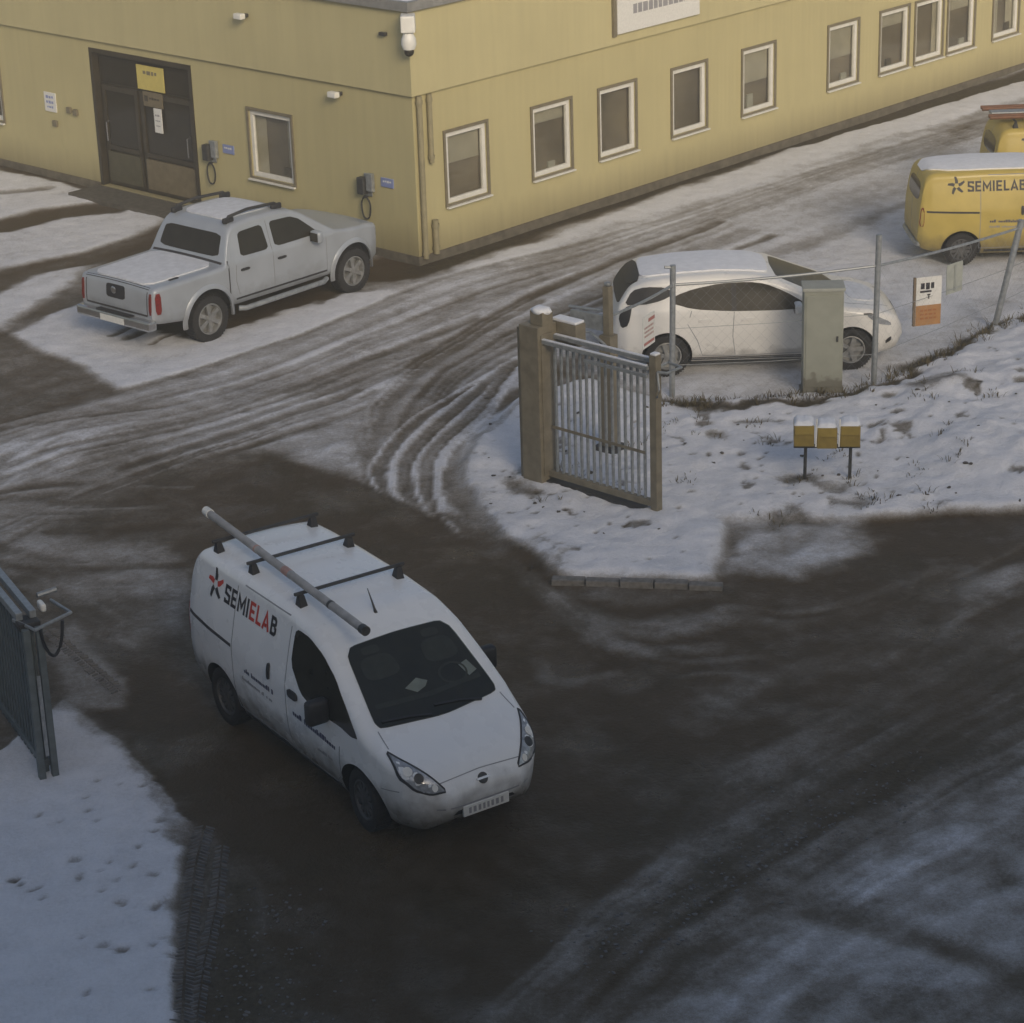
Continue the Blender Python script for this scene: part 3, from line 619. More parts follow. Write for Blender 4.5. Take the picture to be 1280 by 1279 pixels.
for u0_, u1_, z0_, z1_ in OW:
    if _w is None:
        bm = bmesh.new()
        for q in ((0, 1.3, 1.44, 1.5), (0, 1.3, 0, .06), (0, .06, .06, 1.44), (1.24, 1.3, .06, 1.44), (.62, .68, .06, 1.44)): box(bm, (q[0], -.14, q[2]), (q[1], -.06, q[3]))
        _w = finish('window', bm, M['frame_white'], off); bm = bmesh.new(); box(bm, (.05, -.115, .05), (1.25, -.1, 1.45)); _p = finish('pane', bm, M['pane'], _w); o = _w
    else:
        o = _w.copy(); C.objects.link(o); p_ = _p.copy(); C.objects.link(p_); p_.parent = o
    o.location = (30-u1_, 0, z0_)
# ------------------------------------------------------------------ vehicles
def curve(ctrl, x, sm=.05):
    """control polyline sampled at x, rounded by a small moving average"""
    xc, yc = zip(*ctrl); x = np.asarray(x, float)
    if sm <= 0: return np.interp(x, xc, yc)
    o = np.linspace(-1.5, 1.5, 13)*sm; w = np.exp(-np.linspace(-1.5, 1.5, 13)**2); w /= w.sum()
    return sum(wi*np.interp(x+oi, xc, yc) for wi, oi in zip(w, o))

class Shell:
    """car body lofted through cross sections; local x forward from the rear axle, y left, z up"""
    def __init__(s, x0, x1, top, bot, wid, belt, tum, r_hood=.10, r_roof=.13, crown=.03, low=.10, zmid=.75, sm=.05, shoulder=0.0, endpow=1.0):
        n = 120
        t = np.linspace(0, 1, n); X = x0+(x1-x0)*(.5-.5*np.cos(math.pi*t)); X = .55*X+.45*(x0+(x1-x0)*t)
        T, B, Wd = curve(top, X, sm), curve(bot, X, .04), curve(wid, X, .05)
        T[0] = top[0][1]; T[-1] = top[-1][1]; B[0] = bot[0][1]; B[-1] = bot[-1][1]
        s.rows = []
        for x, zt, zb, w in zip(X, T, B, Wd):
            zt = max(zt, zb+.02); h = zt-zb
            bl = belt(x) if callable(belt) else belt
            k = min(max((zt-bl)/.5, 0), 1); r = min(r_hood*(1-k)+r_roof*k, .42*h, .6*w)
            def side(z):
                y = w
                if z < zmid: y -= low*min(1, ((zmid-z)/.5))**2
                if z > bl: y -= shoulder*min(1, (z-bl)/.06)+tum*(z-bl)+.10*max(0, z-bl-.25)**2
                return max(y, .05)
            zs0, zs1 = zb+min(.05, .2*h), zt-crown*min(1, h/.3)-r
            pts = [(0, zb), (side(zs0)*.6, zb), (side(zs0)-.04, zb)]
            zz = np.linspace(zs0, zs1, 22); pts += [(side(z), z) for z in zz]
            ye = side(zs1)
            for a in np.linspace(0, math.pi/2, 8)[1:]: pts.append((ye-r+r*math.cos(a), zs1+r*math.sin(a)))
            ys_ = ye-r; zc = zs1+r
            for f in np.linspace(1, 0, 9)[1:]: pts.append((ys_*f, zc+(zt-zc)*(1-f*f)))
            s.rows.append((x, pts))
        V = []; Fc = []
        m = len(s.rows[0][1]); ring = 2*m-2
        for x, pts in s.rows:
            V += [(x, -y, z) for y, z in pts] + [(x, y, z) for y, z in pts[-2:0:-1]]
        for i in range(len(s.rows)-1):
            for k in range(ring):
                a = i*ring+k; b = i*ring+(k+1) % ring; Fc.append((a, b, b+ring, a+ring))
        Fc.append(tuple(range(ring-1, -1, -1))); Fc.append(tuple((len(s.rows)-1)*ring+k for k in range(ring)))
        s.V, s.F = V, Fc
        s.bvh = BVHTree.FromPolygons([Vector(v) for v in V], Fc)
    def hit(s, a, b, ax):
        if ax == 'R': o, d = Vector((a, -3, b)), Vector((0, 1, 0))
        elif ax == 'L': o, d = Vector((a, 3, b)), Vector((0, -1, 0))
        elif ax == 'T': o, d = Vector((a, b, 4)), Vector((0, 0, -1))
        elif ax == 'B': o, d = Vector((-6, a, b)), Vector((1, 0, 0))
        elif ax == 'F': o, d = Vector((9, a, b)), Vector((-1, 0, 0))
        else:                     # oblique: from ahead and above, (a, b) = (y, height in the slanted plane)
            d = Vector((-.77, 0, -.64)); o = Vector((0, a, 0))+Vector((-.64, 0, .77))*b-d*9
        p, nn, i, dist = s.bvh.ray_cast(o, d)
        if p is None: p, nn, i, dist = s.bvh.find_nearest(o+d*((3 if ax in 'RL' else 3.2)))
        if nn.dot(d) > 0: nn = -nn
        return p, nn

def chaikin(P, it=2, keep=.25):
    for _ in range(it):
        Q = []
        for i in range(len(P)):
            a, b = P[i], P[(i+1) % len(P)]
            Q += [(a[0]*(1-keep)+b[0]*keep, a[1]*(1-keep)+b[1]*keep), (a[0]*keep+b[0]*(1-keep), a[1]*keep+b[1]*(1-keep))]
        P = Q
    return P
def wrap(sh, bm, ax, off):
    """bend flat outline geometry onto the shell and give it an edge"""
    for v in bm.verts:
        p, n = sh.hit(v.co.x, v.co.y, ax); v.co = p+n*off
def patch(name, sh, ax, outline, mat, parent, off=.004, rnd=2, cell=.07, mirror=False, keep=.2):
    objs = []
    for A in ([ax, {'R': 'L'}.get(ax, ax)] if mirror else [ax]):
        P = outline
        if mirror and A == ax and ax not in 'R': P = outline
        if rnd: P = chaikin(P, rnd, keep)
        bm = bmesh.new(); bm.faces.new([bm.verts.new((a, b, 0)) for a, b in P])
        for i in (0, 1):
            lo = min(p[i] for p in P); hi = max(p[i] for p in P); k = max(1, int((hi-lo)/cell))
            for j in range(1, k):
                co = [0, 0, 0]; no = [0, 0, 0]; co[i] = lo+(hi-lo)*j/k; no[i] = 1
                bmesh.ops.bisect_plane(bm, geom=bm.verts[:]+bm.edges[:]+bm.faces[:], plane_co=co, plane_no=no)
        be = [e for e in bm.edges if len(e.link_faces) == 1]
        r = bmesh.ops.extrude_edge_only(bm, edges=be); sk = {g for g in r['geom'] if isinstance(g, bmesh.types.BMVert)}
        for v in bm.verts:
            p, n = sh.hit(v.co.x, v.co.y, A); v.co = p+n*(off if v not in sk else -.003)
        objs.append(finish(name, bm, mat, parent, smooth=50))
    return objs[0] if not mirror else objs
def mirrored(P): return [(-a, b) for a, b in P]
def seam(name, sh, ax, pts, w, mat, parent, off=.0025, step=.06, closed=False):
    Q = []
    n = len(pts)
    for i in range(n if closed else n-1):
        a, b = pts[i], pts[(i+1) % n]; k = max(1, int(math.dist(a, b)/step))
        Q += [(a[0]+(b[0]-a[0])*j/k, a[1]+(b[1]-a[1])*j/k) for j in range(k)]
    if not closed: Q.append(pts[-1])
    bm = bmesh.new(); rows = []
    for i, p in enumerate(Q):
        q0 = Q[i-1] if (i > 0 or closed) else Q[i]; q1 = Q[(i+1) % len(Q)] if (i < len(Q)-1 or closed) else Q[i]
        t = (q1[0]-q0[0], q1[1]-q0[1]); l = math.hypot(*t) or 1; nx, ny = -t[1]/l*w/2, t[0]/l*w/2
        row = []
        for sx, lift in ((1, -.002), (1, off), (-1, off), (-1, -.002)):
            P, nn = sh.hit(p[0]+nx*sx, p[1]+ny*sx, ax); row.append(bm.verts.new(P+nn*lift))
        rows.append(row)
    m = len(rows)
    for i in range(m if closed else m-1):
        for k in range(3): bm.faces.new((rows[i][k], rows[i][k+1], rows[(i+1) % m][k+1], rows[(i+1) % m][k]))
    return finish(name, bm, mat, parent)
def text_mesh(txt, size, bold=.0, shear=0.0):
    cu = bpy.data.curves.new('t', 'FONT'); cu.body = txt; cu.size = size; cu.offset = bold; cu.shear = shear; cu.space_character = .95; cu.resolution_u = 3
    o = bpy.data.objects.new('t', cu); C.objects.link(o); dg = bpy.context.evaluated_depsgraph_get(); dg.update()
    me = bpy.data.meshes.new_from_object(o.evaluated_get(dg)); bpy.data.objects.remove(o); bpy.data.curves.remove(cu)
    return me
def lettering(name, sh, ax, txt, x, z, size, mat, parent, slope=0.0, bold=.012, sx=1.0, sgn=1):
    me = text_mesh(txt, size, bold); bm = bmesh.new(); bm.from_mesh(me); bpy.data.meshes.remove(me)
    wdt = max(v.co.x for v in bm.verts)*sx
    for v in bm.verts: v.co = Vector((x+sgn*v.co.x*sx, z+v.co.y+slope*v.co.x*sx, 0))
    lo = min(v.co.y for v in bm.verts); hi = max(v.co.y for v in bm.verts)
    for j in range(1, 4): bmesh.ops.bisect_plane(bm, geom=bm.verts[:]+bm.edges[:]+bm.faces[:], plane_co=(0, lo+(hi-lo)*j/4, 0), plane_no=(0, 1, 0))
    wrap(sh, bm, ax, .004)
    return finish(name, bm, mat, parent), wdt
GLYPH = {'S': (.62, [[(.54,.74),(.54,.90),(.10,.90),(.10,.55),(.54,.45),(.54,.10),(.10,.10),(.10,.26)]]), 'E': (.60, [[(.58,.90),(.10,.90),(.10,.10),(.58,.10)], [(.195,.5),(.52,.5)]]),
         'M': (.86, [[(.10,0),(.10,.88),(.43,.32),(.76,.88),(.76,0)]]), 'I': (.22, [[(.10,0),(.10,1)]]), 'L': (.56, [[(.10,1),(.10,.10),(.56,.10)]]),
         'A': (.74, [[(.06,0),(.37,.90),(.68,0)], [(.26,.26),(.48,.26)]]), 'B': (.64, [[(.10,0),(.10,1)], [(.195,.90),(.42,.90),(.52,.80),(.52,.64),(.42,.54),(.195,.54)], [(.42,.455),(.55,.38),(.55,.20),(.44,.09),(.195,.09)]])}
def glyph(name, sh, ax, ch, x, z, h, mat, parent, w=.185):
    wd, strokes = GLYPH[ch]; bm = bmesh.new()
    for k, P in enumerate(strokes):
        n = len(P); L_, R_ = [], []
        for i, p in enumerate(P):
            d0 = Vector((P[i][0]-P[i-1][0], P[i][1]-P[i-1][1])).normalized() if i else None
            d1 = Vector((P[i+1][0]-P[i][0], P[i+1][1]-P[i][1])).normalized() if i < n-1 else None
            d = ((d0 or d1)+(d1 or d0)).normalized(); nn = Vector((-d.y, d.x)); m = 1/max(.45, nn.dot(Vector((-(d1 or d0).y, (d1 or d0).x))))
            for A_, s_ in ((L_, 1), (R_, -1)):
                q = Vector(p)+nn*s_*w/2*m; hp, hn = sh.hit(x+q.x*h, z+q.y*h, ax); A_.append(bm.verts.new(hp+hn*(.004+.0005*k)))
        for i in range(n-1): bm.faces.new((L_[i], L_[i+1], R_[i+1], R_[i]))
    finish(name, bm, mat, parent); return wd*h
def dashes(name, sh, ax, x0, x1, z, h, mat, parent, slope=0.0):
    """small print that cannot be read in the photograph"""
    bm = bmesh.new(); x = x0
    while x < x1:
        l = h*random.uniform(.35, .7)
        if random.random() < .85:
            hh = h*random.choice((.6, .65, .65, 1)); zz = z+slope*(x-x0)
            vs = [bm.verts.new((a, b, 0)) for a, b in ((x, zz), (x+l, zz+slope*l), (x+l, zz+hh+slope*l), (x, zz+hh))]; bm.faces.new(vs)
        x += l+h*.18
    wrap(sh, bm, ax, .004); return finish(name, bm, mat, parent)
def emblem(sh, ax, x, z, r, parent, mats):
    """six-armed star burst: dark arms with red inner strokes"""
    for k in range(5):
        a = R(90+72*k); bm = bmesh.new(); ca, sa = math.cos(a), math.sin(a); na, nb = -sa, ca; w = r*.17
        b_ = .55*r
        P = [(.25*r, -w), (b_, -w), (r, .2*w), (r, 1.6*w), (b_*.9, w), (.25*r, w)]
        bm.faces.new([bm.verts.new((x+ca*p+na*q, z+sa*p+nb*q, 0)) for p, q in P]); wrap(sh, bm, ax, .0045); finish('emblem_arm', bm, mats[k % len(mats)], parent)

def cut_arches(sh, name, mats, parent, wheels, rad, depth=.34):
    me = bpy.data.meshes.new(name); me.from_pydata(sh.V, [], sh.F); me.update()
    o = link(name, me, mats); cutters = []
    for (x, y, z) in wheels:
        bm = bmesh.new(); s_ = 1 if y > 0 else -1
        rings = lathe(bm, [(rad, -depth/2), (rad, depth/2)], 40, Matrix.Translation((x, y+s_*.07, z)))
        bm.faces.new(rings[0]); bm.faces.new(rings[1]); bmesh.ops.recalc_face_normals(bm, faces=bm.faces)
        cm = bpy.data.meshes.new('cut'); bm.to_mesh(cm); bm.free(); cm.materials.append(mats[0]); cm.materials.append(mats[1])
        for p in cm.polygons: p.material_index = 1
        co = bpy.data.objects.new('cut', cm); C.objects.link(co); cutters.append(co)
        md = o.modifiers.new('b', 'BOOLEAN'); md.operation = 'DIFFERENCE'; md.object = co; md.solver = 'EXACT'
        if hasattr(md, 'material_mode'): md.material_mode = 'INDEX'
    dg = bpy.context.evaluated_depsgraph_get(); dg.update()
    nm = bpy.data.meshes.new_from_object(o.evaluated_get(dg)); nm.name = name
    o.modifiers.clear(); o.data = nm; bpy.data.meshes.remove(me)
    for co in cutters: d_ = co.data; bpy.data.objects.remove(co); bpy.data.meshes.remove(d_)
    for p in nm.polygons: p.use_smooth = True
    nm.set_sharp_from_angle(angle=R(38)); o.parent = parent
    return o

_wheel_cache = {}
def wheel(parent, x, y, r, w, rimmat, spokes=6, steer=0.0, key=None):
    s_ = 1 if y > 0 else -1
    k = (key, r, w)
    if k not in _wheel_cache:
        bm = bmesh.new(); rr = r*.66
        lathe(bm, [(rr, -w*.40), (rr+.02, -w*.48), (r*.90, -w*.5), (r*.97, -w*.44), (r, -w*.34), (r, w*.34), (r*.97, w*.44), (r*.90, w*.5), (rr+.02, w*.48), (rr, w*.40), (rr, -w*.40)], 40)
        for i in range(44):   # tread blocks
            a = 2*math.pi*i/44
            box(bm, (-.012, -w*.42, r-.01), (.012, w*.42, r+.006), Matrix.Rotation(a, 4, 'Y'))
        t = finish('tyre', bm, M['rubber'], smooth=35)
        bm = bmesh.new()
        lathe(bm, [(rr+.004, w*.40), (rr-.015, w*.42), (rr-.03, w*.30), (rr-.035, w*.05), (.0001, w*.03)], 36)
        lathe(bm, [(.0001, w*.42), (.05, w*.40), (.06, w*.2), (.06, w*.0)], 18)
        for i in range(spokes):
            Mx = Matrix.Rotation(2*math.pi*i/spokes, 4, 'Y'); q = .028 if spokes < 9 else .02
            vs = [Mx @ Vector(p) for p in ((-q, w*.36, .03), (q, w*.36, .03), (q*1.35, w*.33, rr-.02), (-q*1.35, w*.33, rr-.02), (-q, w*.2, .03), (q, w*.2, .03), (q*1.35, w*.15, rr-.02), (-q*1.35, w*.15, rr-.02))]
            vs = [bm.verts.new(p) for p in vs]
            for f in ((0,1,2,3),(4,7,6,5),(0,4,5,1),(1,5,6,2),(2,6,7,3),(3,7,4,0)): bm.faces.new([vs[i_] for i_ in f])
        rm = finish('rim', bm, rimmat, smooth=35)
        _wheel_cache[k] = (t.data, rm.data); bpy.data.objects.remove(t); bpy.data.objects.remove(rm)
    td, rd = _wheel_cache[k]
    t = bpy.data.objects.new('wheel', td); C.objects.link(t); t.parent = parent; t.location = (x, y, r+.004)
    t.rotation_euler = (0, random.uniform(0, 6), (math.pi if s_ < 0 else 0)+steer)
    q = bpy.data.objects.new('rim', rd); C.objects.link(q); q.parent = t
    return t

def ellipsoid_box(name, c, d, mat, parent, bev=.4):
    bm = bmesh.new(); box(bm, [c[i]-d[i]/2 for i in range(3)], [c[i]+d[i]/2 for i in range(3)])
    bmesh.ops.bevel(bm, geom=list(bm.edges), offset=min(d)*bev, segments=3, affect='EDGES', profile=.5)
    return finish(name, bm, mat, parent, smooth=50)
def mirror_pair(parent, x, y, z, d, mat, both=True):
    for s_ in (-1, 1):
        m_ = ellipsoid_box('wing_mirror', (x, s_*y, z), d, mat, parent, .35)
        boxo('mirror_stalk', (x-.03, min(s_*(y-.16), s_*(y-d[1]/2+.01)), z-.09), (x+.04, max(s_*(y-.16), s_*(y-d[1]/2+.01)), z-.04), M['black_plastic'], m_)
        boxo('mirror_glass', (x-d[0]/2-.004, s_*y-d[1]*.38, z-d[2]*.36), (x-d[0]/2+.004, s_*y+d[1]*.38, z+d[2]*.36), M['glass'], m_)
def place(o, u=None, v=None, x=None, y=None, rz=0):
    o.location = (x, y, gh(x, y)*.6); o.rotation_euler = (0, 0, rz)

# ---- white panel van
VAN_TOP = [(-.95,.70),(-.945,.95),(-.925,1.30),(-.88,1.62),(-.80,1.77),(-.66,1.825),(.3,1.85),(1.2,1.84),(1.75,1.79),(2.08,1.67),(2.45,1.42),(2.88,1.12),(3.10,1.04),(3.35,.945),(3.52,.84),(3.61,.71),(3.65,.56)]
VAN_BOT = [(-.95,.52),(-.91,.36),(-.6,.27),(0,.22),(2.8,.21),(3.2,.22),(3.5,.26),(3.61,.36),(3.65,.46)]
VAN_W = [(-.95,.70),(-.90,.80),(-.7,.845),(-.3,.87),(2.4,.875),(2.9,.86),(3.2,.815),(3.4,.75),(3.52,.665),(3.60,.56),(3.65,.42)]
VAN_POSE = (-2.351, 23.475, -.988)
def van_shell(): return Shell(-.95, 3.65, VAN_TOP, VAN_BOT, VAN_W, 1.05, .20, r_hood=.12, r_roof=.13, crown=.035, sm=.07)
# ---- silver pick-up
PU_TOP = [(-1.10,.80),(-1.09,1.06),(-1.06,1.12),(-.9,1.135),(.36,1.15),(.42,1.16),(.47,1.34),(.62,1.64),(.74,1.72),(1.1,1.755),(1.7,1.74),(2.0,1.69),(2.2,1.60),(2.82,1.20),(3.1,1.15),(3.6,1.11),(3.9,1.04),(4.02,.92),(4.08,.75)]
PU_BOT = [(-1.10,.62),(-1.05,.55),(-.5,.47),(2.8,.44),(3.7,.42),(4.0,.45),(4.08,.6)]
PU_W = [(-1.10,.80),(-1.06,.86),(-.9,.885),(0,.90),(3.3,.90),(3.7,.84),(3.9,.76),(4.02,.62),(4.08,.45)]
PU_POSE = (-5.277, 36.911, .8428)
def pu_shell(): return Shell(-1.10, 4.08, PU_TOP, PU_BOT, PU_W, 1.13, .26, r_hood=.07, r_roof=.09, crown=.02, low=.05, zmid=.8, sm=.035, shoulder=.02)
# ---- white electric hatchback
LF_TOP = [(-.785,.66),(-.775,.90),(-.74,1.02),(-.64,1.20),(-.52,1.36),(-.30,1.445),(.2,1.50),(.8,1.52),(1.3,1.49),(1.6,1.42),(2.0,1.25),(2.62,1.0),(2.95,.95),(3.22,.88),(3.40,.78),(3.48,.65),(3.51,.50)]
LF_BOT = [(-.785,.48),(-.74,.33),(-.5,.24),(0,.20),(2.7,.19),(3.3,.22),(3.45,.30),(3.51,.40)]
LF_W = [(-.785,.56),(-.74,.70),(-.6,.80),(-.3,.865),(2.5,.885),(2.9,.87),(3.2,.80),(3.36,.72),(3.46,.60),(3.51,.46)]
LF_POSE = (2.35, 34.686, .0068)
def lf_shell(): return Shell(-.785, 3.51, LF_TOP, LF_BOT, LF_W, .96, .36, r_hood=.10, r_roof=.12, crown=.03, low=.09, zmid=.7, sm=.05)
#=DETAIL=
OB = lambda x, y, z: (y, -.64*x+.77*z)
def panel_van(pose, paint, label, group=None, roof=None, ink=('ink', 'red_ink'), steer=0, snow=False, scale=1.0):
    x0, y0, rz = pose
    t = empty('panel_van', (x0, y0, gh(x0, y0)), rz, label, 'van', group); t.scale = (scale,)*3
    sh = van_shell(); P = M[paint]
    body = cut_arches(sh, 'body', [P, M['under']], t, [(-.12,-.80,.32),(-.12,.80,.32),(2.725,-.80,.32),(2.725,.80,.32)], .385)
    for x, s_ in ((-.12,-1),(-.12,1),(2.725,-1),(2.725,1)): wheel(t, x, s_*.735, .315, .19, M['steel_rim'], 12, steer if x > 1 else 0, 'van')
    # windscreen: dark cab behind tinted glass, papers on the dash
    WS = [(-.58,-.085),(0,-.065),(.58,-.085),(.69,-.90),(.66,-.985),(.0,-1.055),(-.66,-.985),(-.69,-.90)]
    dash = patch('dashboard', sh, 'O', WS, M['cab'], t, off=.003, rnd=2, keep=.12)
    for y_ in (-.34, .34):
        patch('seat_back', sh, 'O', [(y_-.20,-.50),(y_+.20,-.50),(y_+.17,-.24),(y_-.17,-.24)], M['seat'], dash, off=.006, rnd=2)
        patch('head_rest', sh, 'O', [(y_-.10,-.22),(y_+.10,-.22),(y_+.09,-.13),(y_-.09,-.13)], M['seat'], dash, off=.006, rnd=2)
    seam('steering_wheel', sh, 'O', [(.34+.15*math.cos(a), -.66+.11*math.sin(a)) for a in np.linspace(0, 2*math.pi, 21)[:-1]], .022, M['seat'], dash, off=.009, closed=True)
    seam('dash_edge', sh, 'O', [(-.60,-.76),(0,-.80),(.60,-.76)], .05, M['seat'], dash, off=.007)
    for c_ in ([(-.22,-.67),(-.06,-.60),(.04,-.66),(-.01,-.71),(-.12,-.745)], [(.44,-.60),(.55,-.57),(.60,-.70),(.49,-.74)]):
        patch('dash_paper', sh, 'O', c_, mk('dash_paper', (.50, .50, .49), .8, noise=.15), dash, off=.008, rnd=0)
    ws = patch('windscreen', sh, 'O', WS, M['windscreen'], t, off=.014, rnd=2, keep=.12)
    for y0_, sg in ((-.12, 1), (.46, 1)):
        seam('wiper', sh, 'O', [(y0_, -1.02), (y0_-.25, -.96), (y0_-.50, -.93)], .02, M['black_plastic'], ws, off=.03)
    SW = [(1.44,1.30),(1.44,1.63),(1.50,1.67),(1.72,1.665),(2.02,1.585),(2.27,1.45),(2.55,1.23),(2.78,1.02),(2.66,.995),(2.45,1.03),(2.2,1.02),(1.95,1.01),(1.68,1.08)]
    for A in 'RL':
        patch('side_window', sh, A, SW, M['glass'], t, rnd=1, keep=.15)
        d = seam('door_seam', sh, A, [(1.36,1.66),(1.36,.40),(1.44,.30),(2.20,.30),(2.36,.42),(2.42,.80)], .011, M['seam_soft'], t)
        seam('door_seam', sh, A, [(.22,1.70),(.22,.34),(1.36,.34)], .011, M['seam_soft'], t)
        seam('slide_rail', sh, A, [(-.80,1.09),(.20,1.05)], .035, M['seam'], t, off=.004)
        seam('roof_seam', sh, A, [(.36,1.745),(1.3,1.745)], .012, M['seam_soft'], t)
        for hx, hz, dx, dz in ((1.02,1.07,.05,.17), (1.52,1.00,.19,.09)):
            h = patch('door_handle', sh, A, [(hx-dx/2,hz-dz/2),(hx+dx/2,hz-dz/2),(hx+dx/2,hz+dz/2),(hx-dx/2,hz+dz/2)], M['black_plastic'], t, off=.018, rnd=2)
        seam('sill_trim', sh, A, [(.32,.285),(2.28,.275)], .05, M['black_plastic'], t, off=.006)
        s_ = -1 if A == 'R' else 1
        HL = [OB(3.09,s_*.755,.99), OB(3.24,s_*.69,.945), OB(3.40,s_*.585,.87), OB(3.61,s_*.40,.67), OB(3.56,s_*.56,.66), OB(3.47,s_*.68,.70), OB(3.32,s_*.765,.80)]
        hl = patch('headlight', sh, 'O', HL, M['clear_lens'], t, off=.006, rnd=1, keep=.12)
        seam('lamp_edge', sh, 'O', chaikin(HL, 1, .12), .016, M['seam'], hl, off=.009, closed=True)
        for k, (lx, ly, lz, r) in enumerate(((3.34,.69,.84,.042), (3.43,.625,.785,.045), (3.54,.51,.70,.03))):
            c_ = OB(lx, s_*ly, lz); patch('bulb_reflector', sh, 'O', [(c_[0]+r*math.cos(a), c_[1]+r*1.2*math.sin(a)) for a in np.linspace(0, 6.28, 9)[:-1]], M['lamp_white'] if k != 1 else M['dark_steel'], hl, off=.010, rnd=1)
        patch('tail_light', sh, A, [(-.93,.80),(-.84,.80),(-.84,1.16),(-.90,1.16)], M['red_lens'], t, rnd=1)
    for s_ in (-1, 1):
        seam('bonnet_seam', sh, 'O', [OB(2.90,s_*.70,1.11), OB(3.12,s_*.72,1.02)], .010, M['seam_soft'], t)
        seam('bumper_seam', sh, 'R' if s_ < 0 else 'L', [(3.10,.62),(3.34,.66)], .010, M['seam_soft'], t)
    seam('bumper_crease', sh, 'F', [(-.52,.50),(-.3,.485),(.3,.485),(.52,.50)], .014, M['seam_soft'], t)
    seam('bonnet_seam', sh, 'O', [OB(3.54,-.47,.73), OB(3.555,-.25,.755), OB(3.555,.0,.77), OB(3.555,.25,.755), OB(3.54,.47,.73)], .010, M['seam_soft'], t)
    c_ = OB(3.60, 0, .68)
    patch('badge', sh, 'O', [(c_[0]+.055*math.cos(a), c_[1]+.055*math.sin(a)) for a in np.linspace(0, 6.28, 13)[:-1]], M['dark_steel'], t, off=.008, rnd=1)
    seam('badge_bar', sh, 'O', [(c_[0]-.07, c_[1]), (c_[0]+.07, c_[1])], .022, M['chrome'], t, off=.012)
    patch('lower_grille', sh, 'F', [(-.36,.385),(.36,.385),(.30,.45),(-.30,.45)], M['black_plastic'], t, off=.004, rnd=1)
    pl = boxo('number_plate', (3.635, -.26, .36), (3.662, .26, .47), M['paper'], t, .006)
    bm = bmesh.new(); y_ = -.20
    while y_ < .2:
        w_ = random.choice((.035, .04, .045)); box(bm, (3.660, y_, .385), (3.6645, y_+w_*.7, .445)); y_ += w_+.012
    finish('plate_print', bm, M['grey_ink'], pl)
    patch('rear_window', sh, 'B', [(-.55,1.22),(.55,1.22),(.50,1.58),(-.50,1.58)], M['glass'], t, rnd=2)
    seam('rear_door_seam', sh, 'B', [(0,.55),(0,1.72)], .012, M['seam_soft'], t)
    bm = bmesh.new(); tube(bm, [(-.90,-.72,.44),(-.95,-.62,.43),(-.96,0,.43),(-.95,.62,.43),(-.90,.72,.44)], .05, 10); finish('rear_bumper', bm, M['galv'] if paint == 'van_yellow' else P, t, smooth=40)
    mirror_pair(t, 2.20, .98, 1.12, (.13, .24, .26), M['black_plastic'] if paint == 'van_white' else P)
    # lettering on the flank
    emblem(sh, 'R', -.24, 1.565, .165, t, [M[ink[0]], M[ink[1]], M[ink[0]], M[ink[0]], M[ink[1]]])
    x = -.03
    for ch, mt in zip('SEMIELAB', [ink[0]]*4+[ink[1]]*3+[ink[0]]): x += glyph('lettering', sh, 'R', ch, x, 1.445, .195, M[mt], t)+.024
    dashes('small_print', sh, 'R', .40, 1.08, .855, .055, M['blue_ink'], t, -.03); dashes('small_print', sh, 'R', .40, 1.10, .755, .04, M['grey_ink'], t, -.03)
    dashes('small_print', sh, 'R', 1.50, 2.32, .775, .06, M['blue_ink'], t, -.06); dashes('small_print', sh, 'R', 1.95, 2.22, .56, .04, M['grey_ink'], t)
    if roof:
        for x, yl in ((-.50, 0), (.27, 0), (1.26, 0)):
            zt = 1.845 if x > -.4 else 1.83
            bm = bmesh.new(); box(bm, (x-.016, -.64, zt+.075), (x+.016, .64, zt+.105)); rb = finish('roof_bar', bm, M['dark_steel'], t, bevel=.006)
            for s_ in (-1, 1):
                bm = bmesh.new(); vs = [(x-.055, s_*.52), (x+.055, s_*.52), (x+.055, s_*.61), (x-.055, s_*.61)]; tp = [(x-.025, s_*.54), (x+.025, s_*.54), (x+.025, s_*.60), (x-.025, s_*.60)]
                a = [bm.verts.new((p, q, sh.hit(p, q, 'T')[0].z-.004)) for p, q in vs]; b = [bm.verts.new((p, q, zt+.074)) for p, q in tp]
                bm.faces.new(a); bm.faces.new(b)
                for k in range(4): bm.faces.new((a[k], a[(k+1) % 4], b[(k+1) % 4], b[k]))
                finish('bar_foot', bm, M['black_plastic'], rb, bevel=.008)
        if roof == 'tube':
            A_, B_ = Vector((-1.15, -.36, 1.993)), Vector((2.50, -.56, 1.978)); d_ = (B_-A_).normalized()
            bm = bmesh.new(); tube(bm, [A_, B_], .043, 18); tb = finish('pipe_carrier', bm, M['pipe_grey'], t, smooth=40)
            for p, q in ((A_-d_*.02, A_+d_*.10), (B_-d_*.06, B_+d_*.02)):
                bm = bmesh.new(); tube(bm, [p, q], .050, 18); finish('end_cap', bm, M['lamp_white'] if p.x < 0 else M['dark_steel'], tb, smooth=40)
            for f, m_, l_ in ((.34, 'red_ink', .03), (.52, 'red_ink', .14), (.56, 'galv', .03), (.80, 'dark_steel', .04)):
                p = A_.lerp(B_, f); bm = bmesh.new(); tube(bm, [p, p+d_*l_], .0455, 18); finish('tube_band', bm, mk('faded_band', (.42, .25, .21), .6, noise=.2) if m_ == 'red_ink' else M[m_], tb, smooth=40)
        else:
            for y_, z_ in ((-.45, 1.99), (-.30, 1.99), (.35, 1.99), (.5, 1.99)): tubeo('roof_pipe', [(-1.0, y_, z_), (2.2, y_, z_)], .04, mk('brown_pipe', (.17, .075, .035), .6, noise=.2), t, 12)
            boxo('ladder', (-.9, -.1, 1.955), (1.6, .18, 2.01), M['galv'], t, .01)
